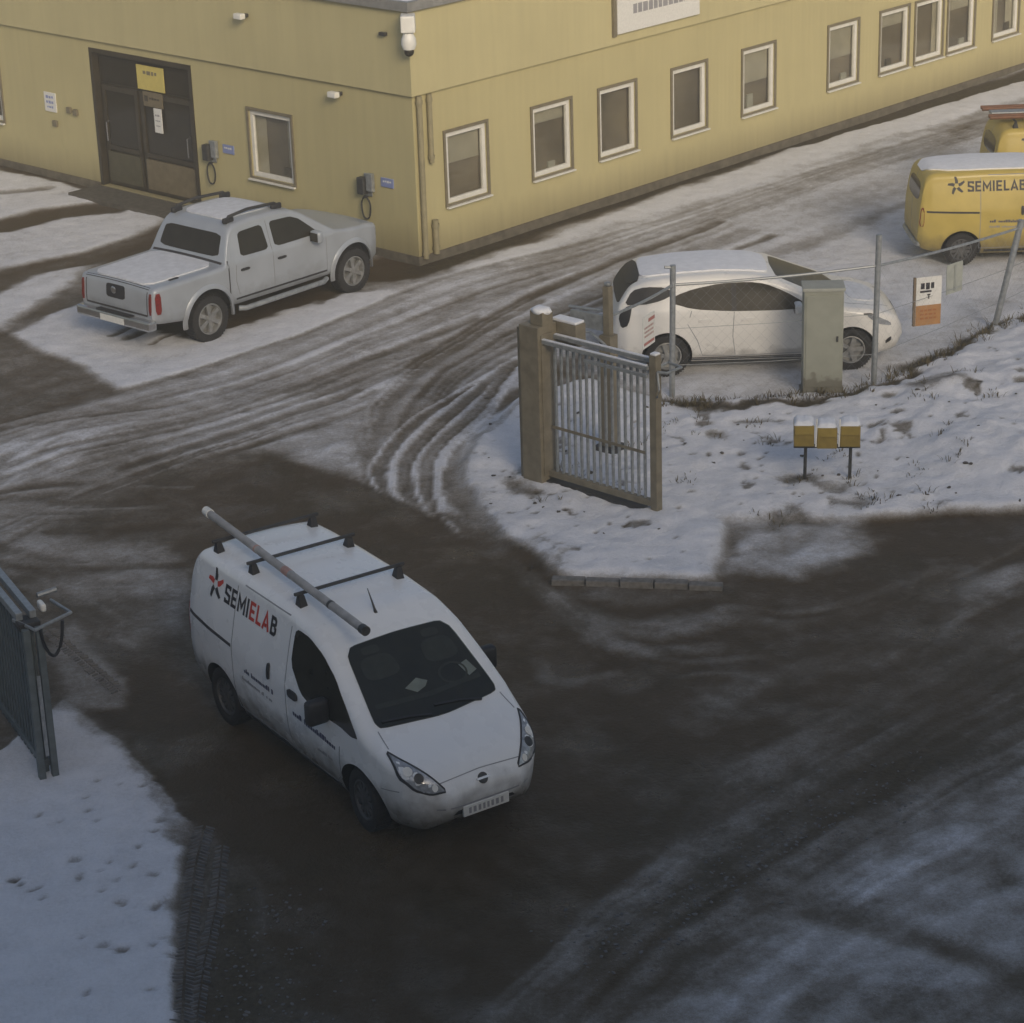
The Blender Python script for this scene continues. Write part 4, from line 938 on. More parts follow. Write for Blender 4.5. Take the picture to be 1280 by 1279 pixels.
    tubeo('aerial', [(1.80, -.03, 1.76), (1.78, -.03, 1.80), (1.66, -.03, 1.98)], [.022, .012, .004], M['black_plastic'], t, 8)
    if snow: patch('snow_cover', sh, 'T', [(-.80,-.60),(1.9,-.58),(1.9,.58),(-.80,.60)], M['snow'], t, off=.03, rnd=2, cell=.12)
    return t
white_van = panel_van(VAN_POSE, 'van_white', 'white panel van driving out with a long tube on its roof bars', roof='tube', steer=R(-5))
panel_van((7.72, 39.72, .01), 'van_yellow', 'yellow panel van with snow on its bare roof behind the fence', 'yellow panel vans in the yard', snow=True, ink=('ink', 'ink'), scale=.87)
panel_van((9.54, 42.62, .01), 'van_yellow', 'yellow panel van with brown pipes on its roof rack', 'yellow panel vans in the yard', roof='rack', ink=('ink', 'ink'), scale=.87)

def flare(parent, sh, x, z, r, side, mat, w=.07, a0=-8, a1=188):
    bm = bmesh.new(); rows = []
    for a in np.linspace(R(a0), R(a1), 26):
        row = []
        for rr, o in ((r-.005, .0), (r-.005, .035), (r+w*.5, .032), (r+w, .004)):
            px, pz = x+rr*math.cos(a), z+rr*math.sin(a)
            p, n = sh.hit(px, max(pz, .5), side); row.append(bm.verts.new((px, p.y+(-o if side == 'R' else o), pz)))
        rows.append(row)
    for a, b in zip(rows, rows[1:]):
        for k in range(3): bm.faces.new((a[k], a[k+1], b[k+1], b[k]))
    return finish('wheel_flare', bm, mat, parent, smooth=50)

def pickup():
    x0, y0, rz = PU_POSE
    t = empty('pickup_truck', (x0, y0, gh(x0, y0)), rz, 'silver double-cab pick-up truck parked nose to the yellow building', 'pickup truck')
    sh = pu_shell(); P = M['silver']
    cut_arches(sh, 'body', [P, M['under']], t, [(0,-.82,.40),(0,.82,.40),(3.2,-.82,.40),(3.2,.82,.40)], .47)
    for x, s_ in ((0,-1),(0,1),(3.2,-1),(3.2,1)): wheel(t, x, s_*.795, .375, .255, M['rim'], 6, 0, 'pickup')
    for A in 'RL':
        for x in (0, 3.2): flare(t, sh, x, .40, .47, A, P)
        patch('rear_side_window', sh, A, [(.76,1.20),(.80,1.57),(1.32,1.585),(1.36,1.19)], M['glass'], t, rnd=2, keep=.10)
        patch('front_side_window', sh, A, [(1.50,1.19),(1.49,1.59),(1.95,1.57),(2.12,1.50),(2.47,1.21),(2.44,1.19)], M['glass'], t, rnd=2, keep=.10)
        seam('cab_gap', sh, A, [(.46,1.20),(.46,.52)], .022, M['seam'], t)
        seam('door_seam', sh, A, [(1.42,1.62),(1.42,.55)], .010, M['seam_soft'], t)
        seam('door_seam', sh, A, [(.62,1.10),(.60,.85),(.66,.62)], .010, M['seam_soft'], t)
        seam('door_seam', sh, A, [(2.60,1.13),(2.60,.55)], .010, M['seam_soft'], t)
        seam('sill_shadow', sh, A, [(.58,.555),(2.6,.535)], .03, M['black_plastic'], t, off=.003)
        for hx in (.80, 1.60): patch('door_handle', sh, A, [(hx-.09,.98),(hx+.09,.98),(hx+.09,1.02),(hx-.09,1.02)], M['black_plastic'], t, off=.02, rnd=1)
        s_ = -1 if A == 'R' else 1
        patch('tail_light', sh, A, [(-1.045,.70),(-.95,.70),(-.95,1.03),(-1.045,1.03)], M['red_lens'], t, off=.012, rnd=1, cell=.03)
        patch('tail_light', sh, 'B', [(s_*.765,.70),(s_*.815,.70),(s_*.815,1.03),(s_*.765,1.03)], M['red_lens'], t, off=.012, rnd=1, cell=.03)
        tubeo('side_step', [(.62,s_*.88,.40),(.72,s_*.94,.385),(2.45,s_*.94,.385),(2.58,s_*.88,.40)], .042, M['galv'], t, 10)
        rr = tubeo('roof_rail', [(.72,s_*.60,1.70),(.80,s_*.60,1.80),(1.2,s_*.60,1.835),(1.78,s_*.60,1.80),(1.92,s_*.60,1.71)], .026, M['dark_steel'], t, 8)
        for xx in (.78, 1.82): ellipsoid_box('rail_foot', (xx, s_*.60, 1.745), (.22, .07, .09), M['black_plastic'], rr)
        patch('headlight', sh, 'F', [(s_*.50,.78),(s_*.76,.80),(s_*.76,.98),(s_*.50,.94)], M['clear_lens'], t, rnd=1)
    patch('windscreen', sh, 'T', [(2.24,-.60),(2.24,.60),(2.80,.68),(2.84,0),(2.80,-.68)], M['glass'], t, rnd=2, keep=.1)
    patch('rear_window', sh, 'B', [(-.69,1.235),(.69,1.235),(.64,1.57),(-.64,1.57)], M['glass'], t, rnd=2, keep=.1, off=.006)
    patch('grille', sh, 'F', [(-.42,.72),(.42,.72),(.42,.98),(-.42,.98)], M['black_plastic'], t, rnd=1)
    # load bed cover, tailgate
    seam('bed_cover_seam', sh, 'T', [(-1.035,-.74),(-1.035,.74)], .035, M['seam'], t, off=.004)
    seam('cab_foot_seam', sh, 'T', [(.40,-.80),(.40,.80)], .03, M['seam'], t, off=.004)
    bc = patch('bed_snow', sh, 'T', [(-1.0,-.66),(.36,-.70),(.36,.70),(-1.0,.66)], M['thin_snow'], t, off=.022, rnd=2, cell=.12, keep=.1)
    patch('lock_plate', sh, 'T', [(-.62,-.74),(-.44,-.74),(-.44,-.70),(-.62,-.70)], M['black_plastic'], t, off=.014, rnd=0)
    patch('roof_snow', sh, 'T', [(.80,-.52),(1.85,-.52),(1.85,.52),(.80,.52)], M['thin_snow'], t, off=.02, rnd=2, cell=.12, keep=.12)
    for s_ in (-1, 1): seam('tailgate_seam', sh, 'B', [(s_*.715,1.05),(s_*.715,.68)], .016, M['seam'], t)
    seam('tailgate_seam', sh, 'B', [(-.715,.675),(.715,.675)], .03, M['seam'], t)
    tp = patch('handle_plate', sh, 'B', [(-.20,.84),(.22,.84),(.22,1.05),(-.20,1.05)], M['black_plastic'], t, off=.012, rnd=2, keep=.1)
    bm = bmesh.new(); bmesh.ops.create_uvsphere(bm, u_segments=14, v_segments=8, radius=.06, matrix=Matrix.Translation((-1.118, .03, .97)) @ Matrix.Diagonal((.2, 1, 1, 1))); finish('badge', bm, M['chrome'], tp, smooth=60)
    bm = bmesh.new(); box(bm, (-1.22,-.86,.46), (-1.05,.86,.62)); b_ = finish('rear_bumper', bm, M['chrome'], t, bevel=.035)
    boxo('bumper_step', (-1.20,-.40,.621), (-1.06,.40,.633), M['black_plastic'], b_)
    boxo('bumper_step', (-1.225,-.28,.48), (-1.222,.28,.58), M['paper'], b_)
    mirror_pair(t, 2.30, 1.0, 1.19, (.13, .22, .2), P)
pickup()

def hatchback():
    x0, y0, rz = LF_POSE
    t = empty('hatchback_car', (x0, y0, gh(x0, y0)), rz, 'white hatchback car parked behind the wire fence and grey cabinet', 'car')
    sh = lf_shell(); P = M['car_white']
    cut_arches(sh, 'body', [P, M['under']], t, [(0,-.80,.31),(0,.80,.31),(2.70,-.80,.31),(2.70,.80,.31)], .37)
    for x, s_ in ((0,-1),(0,1),(2.7,-1),(2.7,1)): wheel(t, x, s_*.775, .315, .205, M['rim'], 5, 0, 'hatch')
    SW = [(.02,1.13),(.14,1.22),(.40,1.30),(.80,1.365),(1.20,1.375),(1.45,1.34),(1.72,1.23),(2.02,1.06),(2.06,.99),(1.6,.97),(.9,.98),(.38,1.02)]
    for A in 'RL':
        sw = patch('side_window', sh, A, SW, M['dark_glass'], t, rnd=1)
        seam('window_pillar', sh, A, [(.98,1.365),(.98,.98)], .07, M['black_plastic'], sw, off=.008)
        seam('door_seam', sh, A, [(.98,.97),(.96,.60),(1.0,.30)], .010, M['seam_soft'], t)
        seam('door_seam', sh, A, [(2.02,.97),(2.06,.6),(1.98,.30),(1.0,.28)], .010, M['seam_soft'], t)
        seam('door_seam', sh, A, [(.36,1.0),(.30,.80),(.44,.55),(.52,.30),(1.0,.28)], .010, M['seam_soft'], t)
        for hx in (.55, 1.18): patch('door_handle', sh, A, [(hx-.09,.83),(hx+.09,.84),(hx+.09,.88),(hx-.09,.87)], P, t, off=.02, rnd=1)
        s_ = -1 if A == 'R' else 1
        patch('tail_light', sh, A, [(-.70,.92),(-.60,1.06),(-.50,1.10),(-.56,.80),(-.66,.74)], M['black_plastic'], t, rnd=1, cell=.03, off=.010)
        patch('quarter_glass', sh, A, [(-.62,1.09),(-.50,1.29),(-.30,1.35),(-.02,1.335),(.13,1.245),(-.08,1.15),(-.35,1.10)], M['black_plastic'], t, rnd=1, off=.010, cell=.03)
        HL = [(2.90,.85),(3.06,.82),(3.28,.70),(3.30,.64),(3.08,.70)]
        patch('headlight', sh, A, HL, M['clear_lens'], t, off=.008, rnd=1)
        patch('lamp_edge', sh, A, [(2.86,.875),(3.0,.86),(3.02,.83),(2.89,.845)], M['glass'], t, off=.011, rnd=1)
        patch('fog_lamp', sh, A, [(3.22,.36),(3.31,.40),(3.31,.47),(3.22,.42)], M['black_plastic'], t, rnd=1)
        seam('sill_trim', sh, A, [(.36,.245),(2.34,.24)], .045, M['black_plastic'], t, off=.004)
    patch('fuel_flap', sh, 'R', [(.20,.80),(.34,.80),(.34,.92),(.20,.92)], P, t, off=.004, rnd=2)
    patch('windscreen', sh, 'T', [(1.62,-.54),(1.58,0),(1.62,.54),(2.42,.66),(2.58,.38),(2.62,0),(2.58,-.38),(2.42,-.66)], M['dark_glass'], t, rnd=2, keep=.1)
    patch('rear_window', sh, 'B', [(-.60,1.06),(.60,1.06),(.54,1.40),(-.54,1.40)], M['black_plastic'], t, rnd=2, keep=.1, cell=.04, off=.008)
    patch('spoiler', sh, 'T', [(-.56,-.50),(-.37,-.54),(-.37,.54),(-.56,.50)], M['black_plastic'], t, off=.022, rnd=1, cell=.05)
    patch('roof_snow', sh, 'T', [(-.36,-.48),(.2,-.52),(1.50,-.50),(1.53,0),(1.50,.50),(.2,.52),(-.36,.48)], M['snow'], t, off=.022, rnd=2, cell=.12, keep=.12)
    patch('bonnet_snow', sh, 'T', [(2.70,-.50),(3.12,-.40),(3.15,.40),(2.70,.50)], M['thin_snow'], t, off=.012, rnd=2, cell=.1)
    seam('bonnet_seam', sh, 'T', [(2.62,-.66),(3.02,-.60),(3.28,-.42)], .01, M['seam_soft'], t)
    patch('charge_flap', sh, 'F', [(-.16,.62),(.16,.62),(.14,.76),(-.14,.76)], M['black_plastic'], t, rnd=1)
    mirror_pair(t, 1.90, .98, 1.03, (.12, .22, .16), P)
hatchback()
# ------------------------------------------------------------------ yard: gate, fence, signs, boxes
def gp(x, y): return gh(x, y)
# the near gate: box pillar, barred leaf, end post
def frame(a, b):
    d = Vector((b[0]-a[0], b[1]-a[1], 0)); return d.length, math.atan2(d.y, d.x)
PIL, END = (.46, 29.75), (1.79, 28.50)
Lg, ag = frame(PIL, END)
g = empty('yard_gate', (*PIL, gh(*PIL)-.03), ag, 'open grey steel gate leaf with upright bars between box pillar and end post', 'gate')
pl = boxo('pillar', (-.24, -.18, 0), (.09, .18, 2.16), M['gate_grey'], g, .012)
boxo('pillar_panel', (.091, -.13, .12), (.105, .14, 2.05), M['gate_grey'], pl, .004)
boxo('pillar_head', (-.12, -.09, 2.161), (.10, .11, 2.34), M['gate_grey'], pl, .01)
bm = bmesh.new(); bmesh.ops.create_icosphere(bm, subdivisions=2, radius=.13, matrix=Matrix.Translation((-.01, .01, 2.34)) @ Matrix.Diagonal((1.1, 1, .42, 1)))
for v in bm.verts: v.co += Vector((random.uniform(-.012, .012) for _ in range(3)))
finish('snow_cap', bm, M['snow'], pl, smooth=60)
boxo('side_column', (-.31, -.14, 0), (-.242, .0, 2.10), M['gate_grey'], pl, .008)
bx_ = boxo('drive_housing', (-.02, .182, 1.86), (.42, .38, 2.16), M['gate_grey'], g, .012); boxo('snow_cap', (-.01, .19, 2.161), (.41, .37, 2.20), M['snow'], bx_, .018)
for y_, z_, x0, x1 in ((-.10, 1.97, -.2, Lg+.02), (.12, 1.99, .1, Lg+.02)):
    r_ = boxo('top_rail', (x0, y_-.025, z_-.03), (x1, y_+.025, z_+.02), M['galv'], g, .005); boxo('rail_snow', (x0+.02, y_-.022, z_+.021), (x1-.02, y_+.022, z_+.036), M['thin_snow'], r_, .004)
boxo('guide_rail', (.85, -.17, 1.86), (Lg+.05, -.128, 1.90), M['galv'], g, .004)
boxo('bottom_rail', (-.02, -.05, .10), (Lg, .04, .18), M['gate_grey'], g, .006)
boxo('ground_track', (-.1, -.09, .01), (Lg, .08, .05), M['dark_steel'], g, .006)
n = 15
_b = None
for k in range(n):
    x = .22+(Lg-.34)*k/(n-1)
    if _b is None: _b = boxo('bar', (-.014, -.022, .181), (.014, .012, 1.935), M['galv'], g, .003); _b.location.x = x
    else: o = _b.copy(); C.objects.link(o); o.location.x = x
boxo('mid_rail', (.15, -.028, .78), (Lg-.1, -.023, .82), M['gate_grey'], g)
ep = boxo('end_post', (Lg, -.055, 0), (Lg+.11, .055, 2.12), M['gate_grey'], g, .01)
boxo('snow_cap', (Lg+.01, -.05, 2.121), (Lg+.10, .05, 2.15), M['snow'], ep, .012)
tubeo('guide_loop', [(Lg+.14, -.06, 1.93), (Lg+.26, -.02, 1.93), (Lg+.26, .26, 1.93), (Lg+.02, .30, 1.93), (Lg+.02, .10, 1.93)], .018, M['galv'], ep, 8)
tubeo('guide_loop', [(Lg+.14, -.06, 1.93), (Lg+.20, -.10, 1.72), (Lg+.14, -.07, 1.60)], .014, M['galv'], ep, 8)
# rear guide post of the gate with stays
RP = (1.36, 30.78)
q = empty('guide_post', (*RP, gh(*RP)-.02), R(-38), 'brown steel guide post with two stays behind the barred gate', 'post')
po = boxo('post', (-.09, -.09, 0), (.09, .09, 1.66), M['gate_grey'], q, .008); boxo('post_head', (-.05, -.05, 1.661), (.05, .05, 2.33), M['gate_grey'], q, .006)
ellipsoid_box('knob', (0, 0, 2.36), (.08, .08, .06), M['galv'], q)
boxo('foot_plate', (-.16, -.16, .0), (.16, .16, .10), M['dark_steel'], q, .01)
boxo('arm_plate', (-.60, -.03, 1.70), (-.052, .02, 1.92), M['galv'], q, .006)
tubeo('stay', [(-.62, -.02, 1.96), (-.05, 0, 1.98)], .022, M['galv'], q, 8); tubeo('stay', [(-.58, -.12, 1.66), (-.2, -.12, 1.69), (.04, -.12, 1.55)], .018, M['galv'], q, 8)
# wire fence: posts, top tube, straining wires
fp = [(1.36, 30.78), (2.36, 32.98), (5.27, 33.02), (7.50, 35.55), (12.0, 40.6)]
tops = [Vector((1.40, 30.80, 1.98)), Vector((2.38, 32.95, 1.72)), Vector((5.29, 33.02, 1.88)), Vector((7.82, 35.50, 1.66)), Vector((12.2, 40.6, 1.7))]
f_ = empty('wire_fence', (2.36, 32.98, 0), 0, 'galvanised post and wire fence with a top tube in front of the white hatchback', 'fence')
O_ = Vector((2.36, 32.98, 0))
hts = [None, 2.02, 2.30, 1.78, 1.8]
for i in (1, 2, 3, 4):
    b0 = Vector((*fp[i], gh(*fp[i])-.05)); tv = tops[i]-b0; tv.z = 0; top = b0+tv*1.05+Vector((0, 0, hts[i]))
    p = tubeo('post', [b0-O_, top-O_], .042 if i < 3 else .05, M['galv'], f_, 12)
    if i == 1: tubeo('post_arm', [top-O_+Vector((.0,0,-.03)), top-O_+Vector((-.12,-.02,-.02))], .022, M['galv'], p, 8)
for a, b in zip(tops, tops[1:]):
    bm = bmesh.new(); L_ = (b-a).length; k = 8
    pts = [a.lerp(b, j/k)-O_+Vector((0, 0, -.03*math.sin(math.pi*j/k))) for j in range(k+1)]; tube(bm, pts, .021, 8); finish('top_tube', bm, M['galv'], f_, smooth=40)
for zf in (.3, .62):
    for i in (1, 2, 3):
        a = Vector((*fp[i], 0)).lerp(tops[i], zf); b = Vector((*fp[i+1], 0)).lerp(tops[i+1], zf); a.z = max(a.z, .3); 
        tubeo('wire', [a-O_, (a+b)/2-O_+Vector((0, 0, -.02)), b-O_], .004, M['galv'], f_, 5)
bm = bmesh.new()                                     # diamond mesh, thin as it is
for i in (1, 2, 3):
    a0, a1 = Vector((*fp[i], .08)), tops[i].copy(); b0, b1 = Vector((*fp[i+1], .08)), tops[i+1].copy(); L_ = (b0-a0).length; nn = int(L_/.16); hz = 10
    def pt(u, v): return a0.lerp(a1, v).lerp(b0.lerp(b1, v), u)
    for k in range(-hz, nn):
        for sgn in (1, -1):
            u0_, u1_ = (k, k+hz) if sgn > 0 else (k+hz, k); v0_, v1_ = 0, 1
            lo_, hi_ = sorted((u0_, u1_)); 
            t0 = max(0, (0-u0_)/(u1_-u0_) if sgn > 0 else (nn-u0_)/(u1_-u0_)); t1 = min(1, (nn-u0_)/(u1_-u0_) if sgn > 0 else (0-u0_)/(u1_-u0_))
            if t1 <= t0: continue
            p0 = pt((u0_+(u1_-u0_)*t0)/nn, t0); p1 = pt((u0_+(u1_-u0_)*t1)/nn, t1); tube(bm, [p0-O_, p1-O_], .0009, 3, cap=False)
msh = finish('wire_mesh', bm, M['galv'], f_); tag(msh, kind='stuff')
# signs on the fence
def sign(name, p, w, h, rz, mat, label, tilt=0):
    t = empty(name, p, rz, label, 'sign'); boxo('board', (-w/2, -.012, -h/2), (w/2, .0, h/2), mat, t, .003)
    return t
t = sign('warning_sign', (1.98, 32.22, 1.30), .40, .46, R(62), M['paper'], 'pinkish white sign with red bars on the fence by the hatchback tail')
for z_, h_, x0, x1 in ((.15, .05, -.02, .19), (-.17, .04, -.17, .17)): boxo('stripe', (x0, -.0145, z_-h_/2), (x1, -.0122, z_+h_/2), mk('faded_red', (.42, .16, .14), .6, noise=.2), t)
for z_ in (.06, .0, -.06):
    bm = bmesh.new(); x = -.15
    while x < .14: l = random.uniform(.02, .05); box(bm, (x, -.0145, z_-.014), (x+l, -.0122, z_+.014)); x += l+.015
    finish('print', bm, mk('faded_print', (.40, .24, .22), .6, noise=.2), t)
t = sign('warning_sign', (6.20, 34.03, 1.02), .40, .74, R(44), M['paper'], 'white and orange sign with black symbol on the fence before the yellow van')
t.rotation_euler = (0, 0, R(14))
boxo('side_return', (-.235, -.01, -.37), (-.202, .03, .37), mk('brown_edge', (.20, .15, .10), .6, noise=.15), t)
boxo('orange_panel', (-.198, -.0145, -.366), (.198, -.0122, -.06), M['orange'], t)
for z_ in (-.14, -.2, -.26):
    bm = bmesh.new(); x = -.13
    while x < .12: l = random.uniform(.03, .06); box(bm, (x, -.0165, z_-.012), (x+l, -.0147, z_+.012)); x += l+.018
    finish('print', bm, mk('orange_print', (.36, .12, .03), .6, noise=.1), t)
for k, (x, z_, w_, h_) in enumerate(((-.10,.235,.06,.09),(-.02,.23,.06,.10),(.055,.235,.05,.09),(-.05,.15,.18,.03),(.0,.10,.05,.02),(.0,.06,.02,.05))): boxo('symbol', (x-w_/2, -.0145, z_-h_/2), (x+w_/2, -.0122, z_+h_/2), M['ink'], t)
t = sign('notice_board', (6.68, 34.62, 1.18), .36, .46, R(40), mk('pale_board', (.38, .40, .36), .6, noise=.15), 'blank pale green board on the fence beside the orange sign')
boxo('batten', (-.02, -.02, -.2), (.02, -.0122, .2), mk('pale_batten', (.30, .32, .30), .6, noise=.1), t)
# utility cabinet
cx, cy = 4.52, 32.92
t = empty('utility_cabinet', (cx, cy, gh(cx, cy)-.04), R(-3), 'tall grey-green utility cabinet before the white hatchback', 'cabinet')
cb = boxo('cabinet_body', (-.29, -.12, 0), (.27, .26, 1.58), M['cabinet'], t, .012); boxo('cabinet_top', (-.31, -.14, 1.581), (.29, .28, 1.63), mk('cabinet_top', (.36, .37, .33), .6, noise=.1), t, .01)
boxo('cabinet_door', (-.26, -.135, .16), (.24, -.1215, 1.52), M['cabinet'], t, .004); boxo('lock', (.17, -.15, .84), (.20, -.1355, .92), M['dark_steel'], t, .004)
boxo('cabinet_base', (-.32, -.15, -.05), (.30, .29, .07), M['kerb'], t, .012)
# three letter boxes on one stand
m0, m1 = Vector((3.82, 29.50, 0)), Vector((4.40, 29.33, 0))
am = -.10
t = empty('letterbox_stand', (4.10, 29.42, gh(4.1, 29.42)), am, 'three yellow letter boxes with snow on top on one steel stand', 'letterbox')
for x in (-.27, .31):
    p = tubeo('post', [(x, 0, -.05), (x+.01, 0, .70)], .022, M['dark_steel'], t, 8)
boxo('cross_bar', (-.42, -.02, .40), (.44, .02, .445), M['dark_steel'], t, .004)
for i in range(3):
    x = -.29+.295*i; z = .46+random.uniform(-.015, .015)
    mb = boxo('letterbox', (x-.13, -.17, z), (x+.13, .16, z+.29), M['mail_yellow'], t, .014)
    boxo('flap', (x-.12, -.186, z+.17), (x+.12, -.171, z+.285), mk('flap_yellow', (.30, .22, .05), .5, noise=.12), mb, .004)
    bm = bmesh.new(); bmesh.ops.create_grid(bm, x_segments=8, y_segments=8, size=1)
    for v in bm.verts:
        a, b = v.co.x, v.co.y; e = (1-abs(a)**6)*(1-abs(b)**6); v.co = Vector((x+a*.128, -.005+b*.165, z+.288+.045*e**.4*(1+.15*math.sin(7*a+i))*(1.0 if e > .02 else .2)))
    finish('snow_cap', bm, M['snow'], mb, smooth=70)
for x in (-.14, .155):
    tubeo('divider', [(x, -.175, .48), (x+.01, -.18, .86)], .012, M['lamp_white'], t, 6)
# left gate, swung open beside the snow plot
G0, G1 = Vector((-4.80, 21.96, 0)), Vector((-6.7, 25.75, 0))
Ll, al = frame(G0, G1)
g = empty('yard_gate', (*G0.xy, gh(G0.x, G0.y)), al, 'dark green barred gate leaf with guide bracket at the snowy plot', 'gate')
for y_ in (-.06, .075): boxo('end_post', (-.03, y_-.035, -.02), (.04, y_+.035, 1.66), M['gate_green'], g, .006)
boxo('post_strip', (-.036, -.012, .25), (-.031, .026, 1.15), M['galv'], g)
boxo('bottom_rail', (.04, -.05, .10), (Ll, .05, .17), M['gate_green'], g, .006)
for y_ in (-.06, .08): boxo('top_rail', (.16, y_-.035, 1.70), (Ll, y_+.035, 1.78), M['galv'], g, .006)
_b = None
for k in range(34):
    x = .10+.115*k
    if _b is None: _b = boxo('bar', (-.03, -.025, .02), (.03, .025, 1.62), M['gate_green'], g, .004); _b.location.x = x
    else: o = _b.copy(); C.objects.link(o); o.location.x = x
boxo('infill', (.05, -.006, .18), (Ll, .006, 1.60), M['gate_green'], g)
I_ = (Matrix.Translation(g.location) @ Matrix.Rotation(al, 4, 'Z')).inverted()
lp = [I_ @ Vector(p) for p in ((-5.02, 22.12, 1.76), (-4.76, 21.88, 1.75), (-4.47, 22.28, 1.75), (-4.72, 22.58, 1.76))]
br = tubeo('guide_bracket', lp, .02, M['galv'], g, 8)
tubeo('bracket_arm', [I_ @ Vector((-4.86, 22.62, 1.80)), I_ @ Vector((-4.68, 22.72, 1.82))], .03, M['galv'], g, 8)
ellipsoid_box('roller', tuple(I_ @ Vector((-4.78, 22.40, 1.78))), (.16, .06, .09), M['lamp_white'], g)
c0 = I_ @ Vector((-4.72, 21.93, 1.74)); c1 = I_ @ Vector((-4.53, 22.12, 1.74))
pts = [c0.lerp(c1, t_)+Vector((0, 0, -.34*math.sin(math.pi*t_)**.55)) for t_ in np.linspace(0, 1, 15)]
tubeo('hanging_cable', pts, .017, M['black_plastic'], g, 8)
boxo('hinge_block', (.05, -.10, 1.62), (.28, .12, 1.70), M['dark_steel'], g, .01)
# kerb along the verge
ka, kb = at(690, 730).xy, at(905, 737).xy; Lk = (kb-ka).length; ak = math.atan2(kb.y-ka.y, kb.x-ka.x)
k_ = empty('kerb', (ka.x, ka.y, 0), ak); tag(k_, kind='structure')
nk = 5; _k = None
for i in range(nk):
    l = Lk/nk
    if _k is None:
        _k = boxo('kerb_stone', (0, -.08, -.08), (l-.012, .06, .085), M['kerb'], k_, .015); o = _k
    else: o = _k.copy(); C.objects.link(o)
    o.location = (i*l, random.uniform(-.012, .012), random.uniform(-.012, .008)); o.rotation_euler = (random.uniform(-.03, .03), random.uniform(-.01, .01), random.uniform(-.015, .015))
# dead grass and clods: nobody could count them
bm = bmesh.new()
def tuft(x, y, n, s):
    z = gh(x, y)-.01
    for _ in range(n):
        a = random.uniform(0, 6.28); r = random.uniform(0, .10); h = s*random.uniform(.5, 1.2); w = .006
        b = Vector((x+r*math.cos(a), y+r*math.sin(a), z)); l = Vector((math.cos(a), math.sin(a), 0))*h*random.uniform(.2, 1.1); t_ = b+l+Vector((0, 0, h*.8)); sd_ = Vector((-math.sin(a), math.cos(a), 0))*w
        m_ = b+l*.4+Vector((0, 0, h*.55))
        v = [bm.verts.new(p) for p in (b-sd_, b+sd_, m_+sd_*.8, t_, m_-sd_*.8)]; bm.faces.new(v)
for i in range(len(FL)-1):
    for _ in range(random.choice((0, 2, 3, 6))):
        f = random.random(); tuft(FL[i][0]*(1-f)+FL[i+1][0]*f+random.gauss(0, .13), FL[i][1]*(1-f)+FL[i+1][1]*f+random.gauss(0, .13), 10, random.uniform(.06, .17))
for u, v in [(1005,608),(1062,612),(1085,628),(940,540),(1160,505),(1210,490),(960,655),(868,520),(890,555),(1150,520),(1240,520),(1180,560),(870,535),(700,600)]+[(random.uniform(600,1280), random.uniform(520,640)) for _ in range(14)]:
    p = at(u, v)
    for _ in range(4): tuft(p.x+random.gauss(0,.12), p.y+random.gauss(0,.15), 7, random.uniform(.04, .11))
tag(finish('dead_grass', bm, M['grass']), 'withered brown grass tufts along the fence and on the snowy verge', 'grass', kind='stuff')
def clods(name, spots, mat, label, cat, flat=.45):
    bm = bmesh.new()
    for x, y, r in spots:
        z = gh(x, y); Mx = Matrix.Translation((x, y, z+r*.1)) @ Matrix.Rotation(random.uniform(0, 6), 4, 'Z') @ Matrix.Diagonal((r*random.uniform(.7, 1.8), r, r*flat, 1))
        g_ = bmesh.ops.create_icosphere(bm, subdivisions=1, radius=1, matrix=Mx)
        for v in g_['verts']: v.co += Vector([random.uniform(-.25, .25)*r for _ in range(3)])
    o = finish(name, bm, mat, smooth=60); tag(o, label, cat, kind='stuff')
sp_ = []
for _ in range(90):
    u, v = random.uniform(600, 1280), random.uniform(500, 720)
    if u < 900 or v < 640: p = at(u, v); sp_.append((p.x, p.y, random.uniform(.012, .035)))
clods('soil_clods', sp_, M['clod'], 'small dark clods and leaves scattered on the snowy verge', 'soil')
sp_ = []
for _ in range(420):
    t_ = random.random(); p = at(*[(1-t_)*a+t_*b for a, b in zip((735,1195),(1150,965))]); sp_.append((p.x+random.gauss(0,.22), p.y+random.gauss(0,.30), random.uniform(.006, .02)))
for _ in range(200): p = at(random.gauss(330, 45), random.uniform(1110, 1285)); sp_.append((p.x, p.y, random.uniform(.006, .02)))
clods('slush_clods', sp_, M['slush'], 'small frozen slush lumps along the road edge', 'slush')
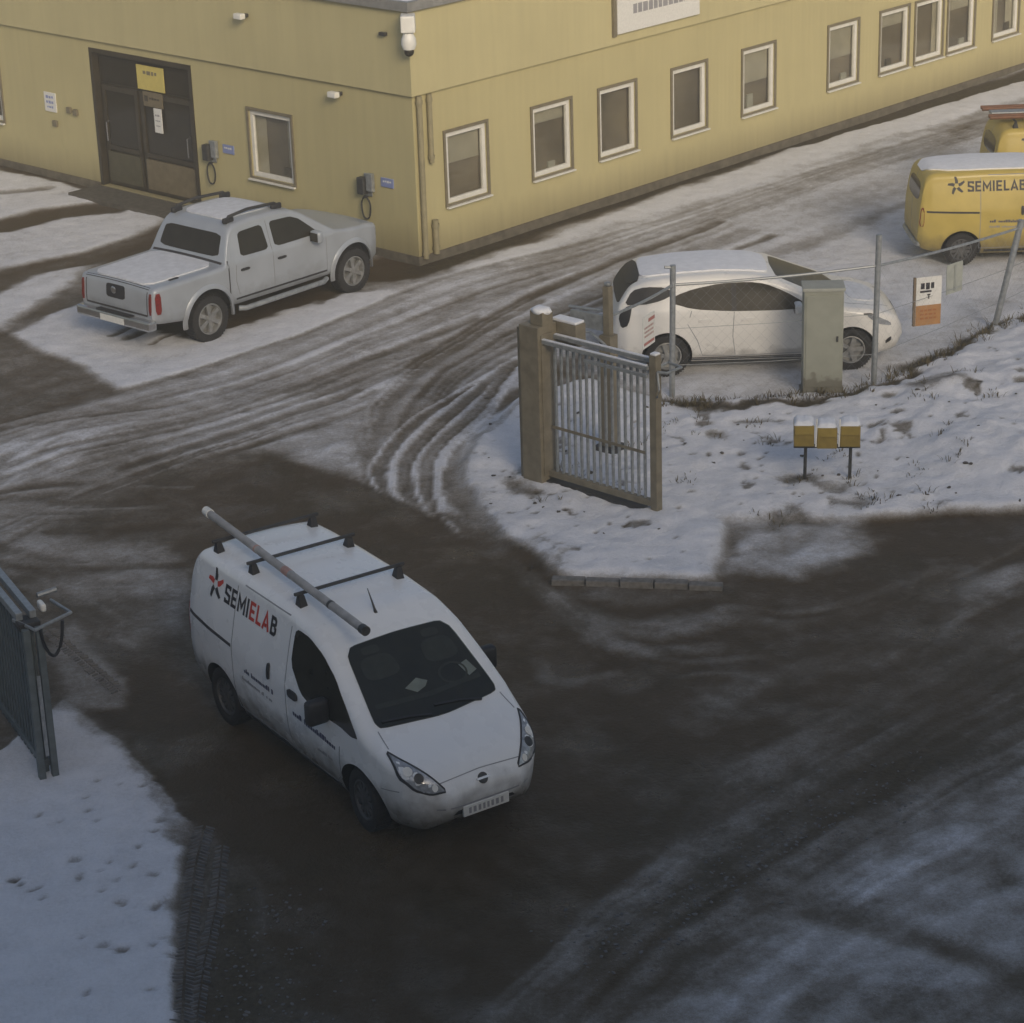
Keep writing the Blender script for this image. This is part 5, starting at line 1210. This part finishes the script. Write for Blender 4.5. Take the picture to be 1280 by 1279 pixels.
# tractor tread prints: lugs pressed up out of the wet snow
bm = bmesh.new()
def tread(P, w, pitch, ang):
    P = [at(*p).xy for p in P]; d = 0
    for a, b in zip(P, P[1:]):
        L_ = (b-a).length; t_ = (b-a)/L_; n_ = Vector((-t_.y, t_.x)); s_ = d
        while s_ < L_:
            c_ = a+t_*s_
            for side in (-1, 1):
                q0 = c_+n_*side*w*.06; q1 = c_+n_*side*w*.5+t_*ang*w; h_ = random.uniform(.018, .032); hw = pitch*.24
                m_ = random.uniform(.7, 1)
                vs = []
                for q, hh in ((q0, h_), (q0.lerp(q1, m_), h_*.8)):
                    z = gh(q.x, q.y)
                    for o_, e_ in ((-1, 0), (-.5, 1), (.5, 1), (1, 0)): vs.append(bm.verts.new((q.x+t_.x*hw*o_, q.y+t_.y*hw*o_, z-.006+hh*e_)))
                for k in range(3): bm.faces.new((vs[k], vs[k+1], vs[k+5], vs[k+4]))
                bm.faces.new(vs[:4]); bm.faces.new(vs[4:])
            s_ += pitch*random.uniform(.85, 1.15)
        d = s_-L_
tread([(256,1035),(245,1085),(238,1140),(232,1200),(228,1290)], .22, .062, .22)
tread([(60,792),(100,826),(150,868)], .20, .06, .1); tread([(278,1060),(272,1130),(255,1210),(245,1290)], .16, .07, .2)
tag(finish('tread_prints', bm, M['slush']), 'tractor tyre tread prints pressed in the slush at the plot edges', 'tyre tracks', kind='stuff')

# ------------------------------------------------------------------ thin warm haze volume, added to imitate a glare veil over the yard
hz = boxo('haze', (-60, -30, -1.0), (60, 110, 16.0), None); tag(hz, 'thin warm haze added over the whole yard as a veil of light', 'haze', kind='stuff')
hm = bpy.data.materials.new('haze'); hm.use_nodes = True; hn = hm.node_tree.nodes; hn.remove(hn['Principled BSDF'])
pv = hn.new('ShaderNodeVolumePrincipled'); pv.inputs['Color'].default_value = (.98, .93, .82, 1); pv.inputs['Density'].default_value = .0042; pv.inputs['Anisotropy'].default_value = .0
hm.node_tree.links.new(pv.outputs[0], hn['Material Output'].inputs['Volume']); hz.data.materials.append(hm)
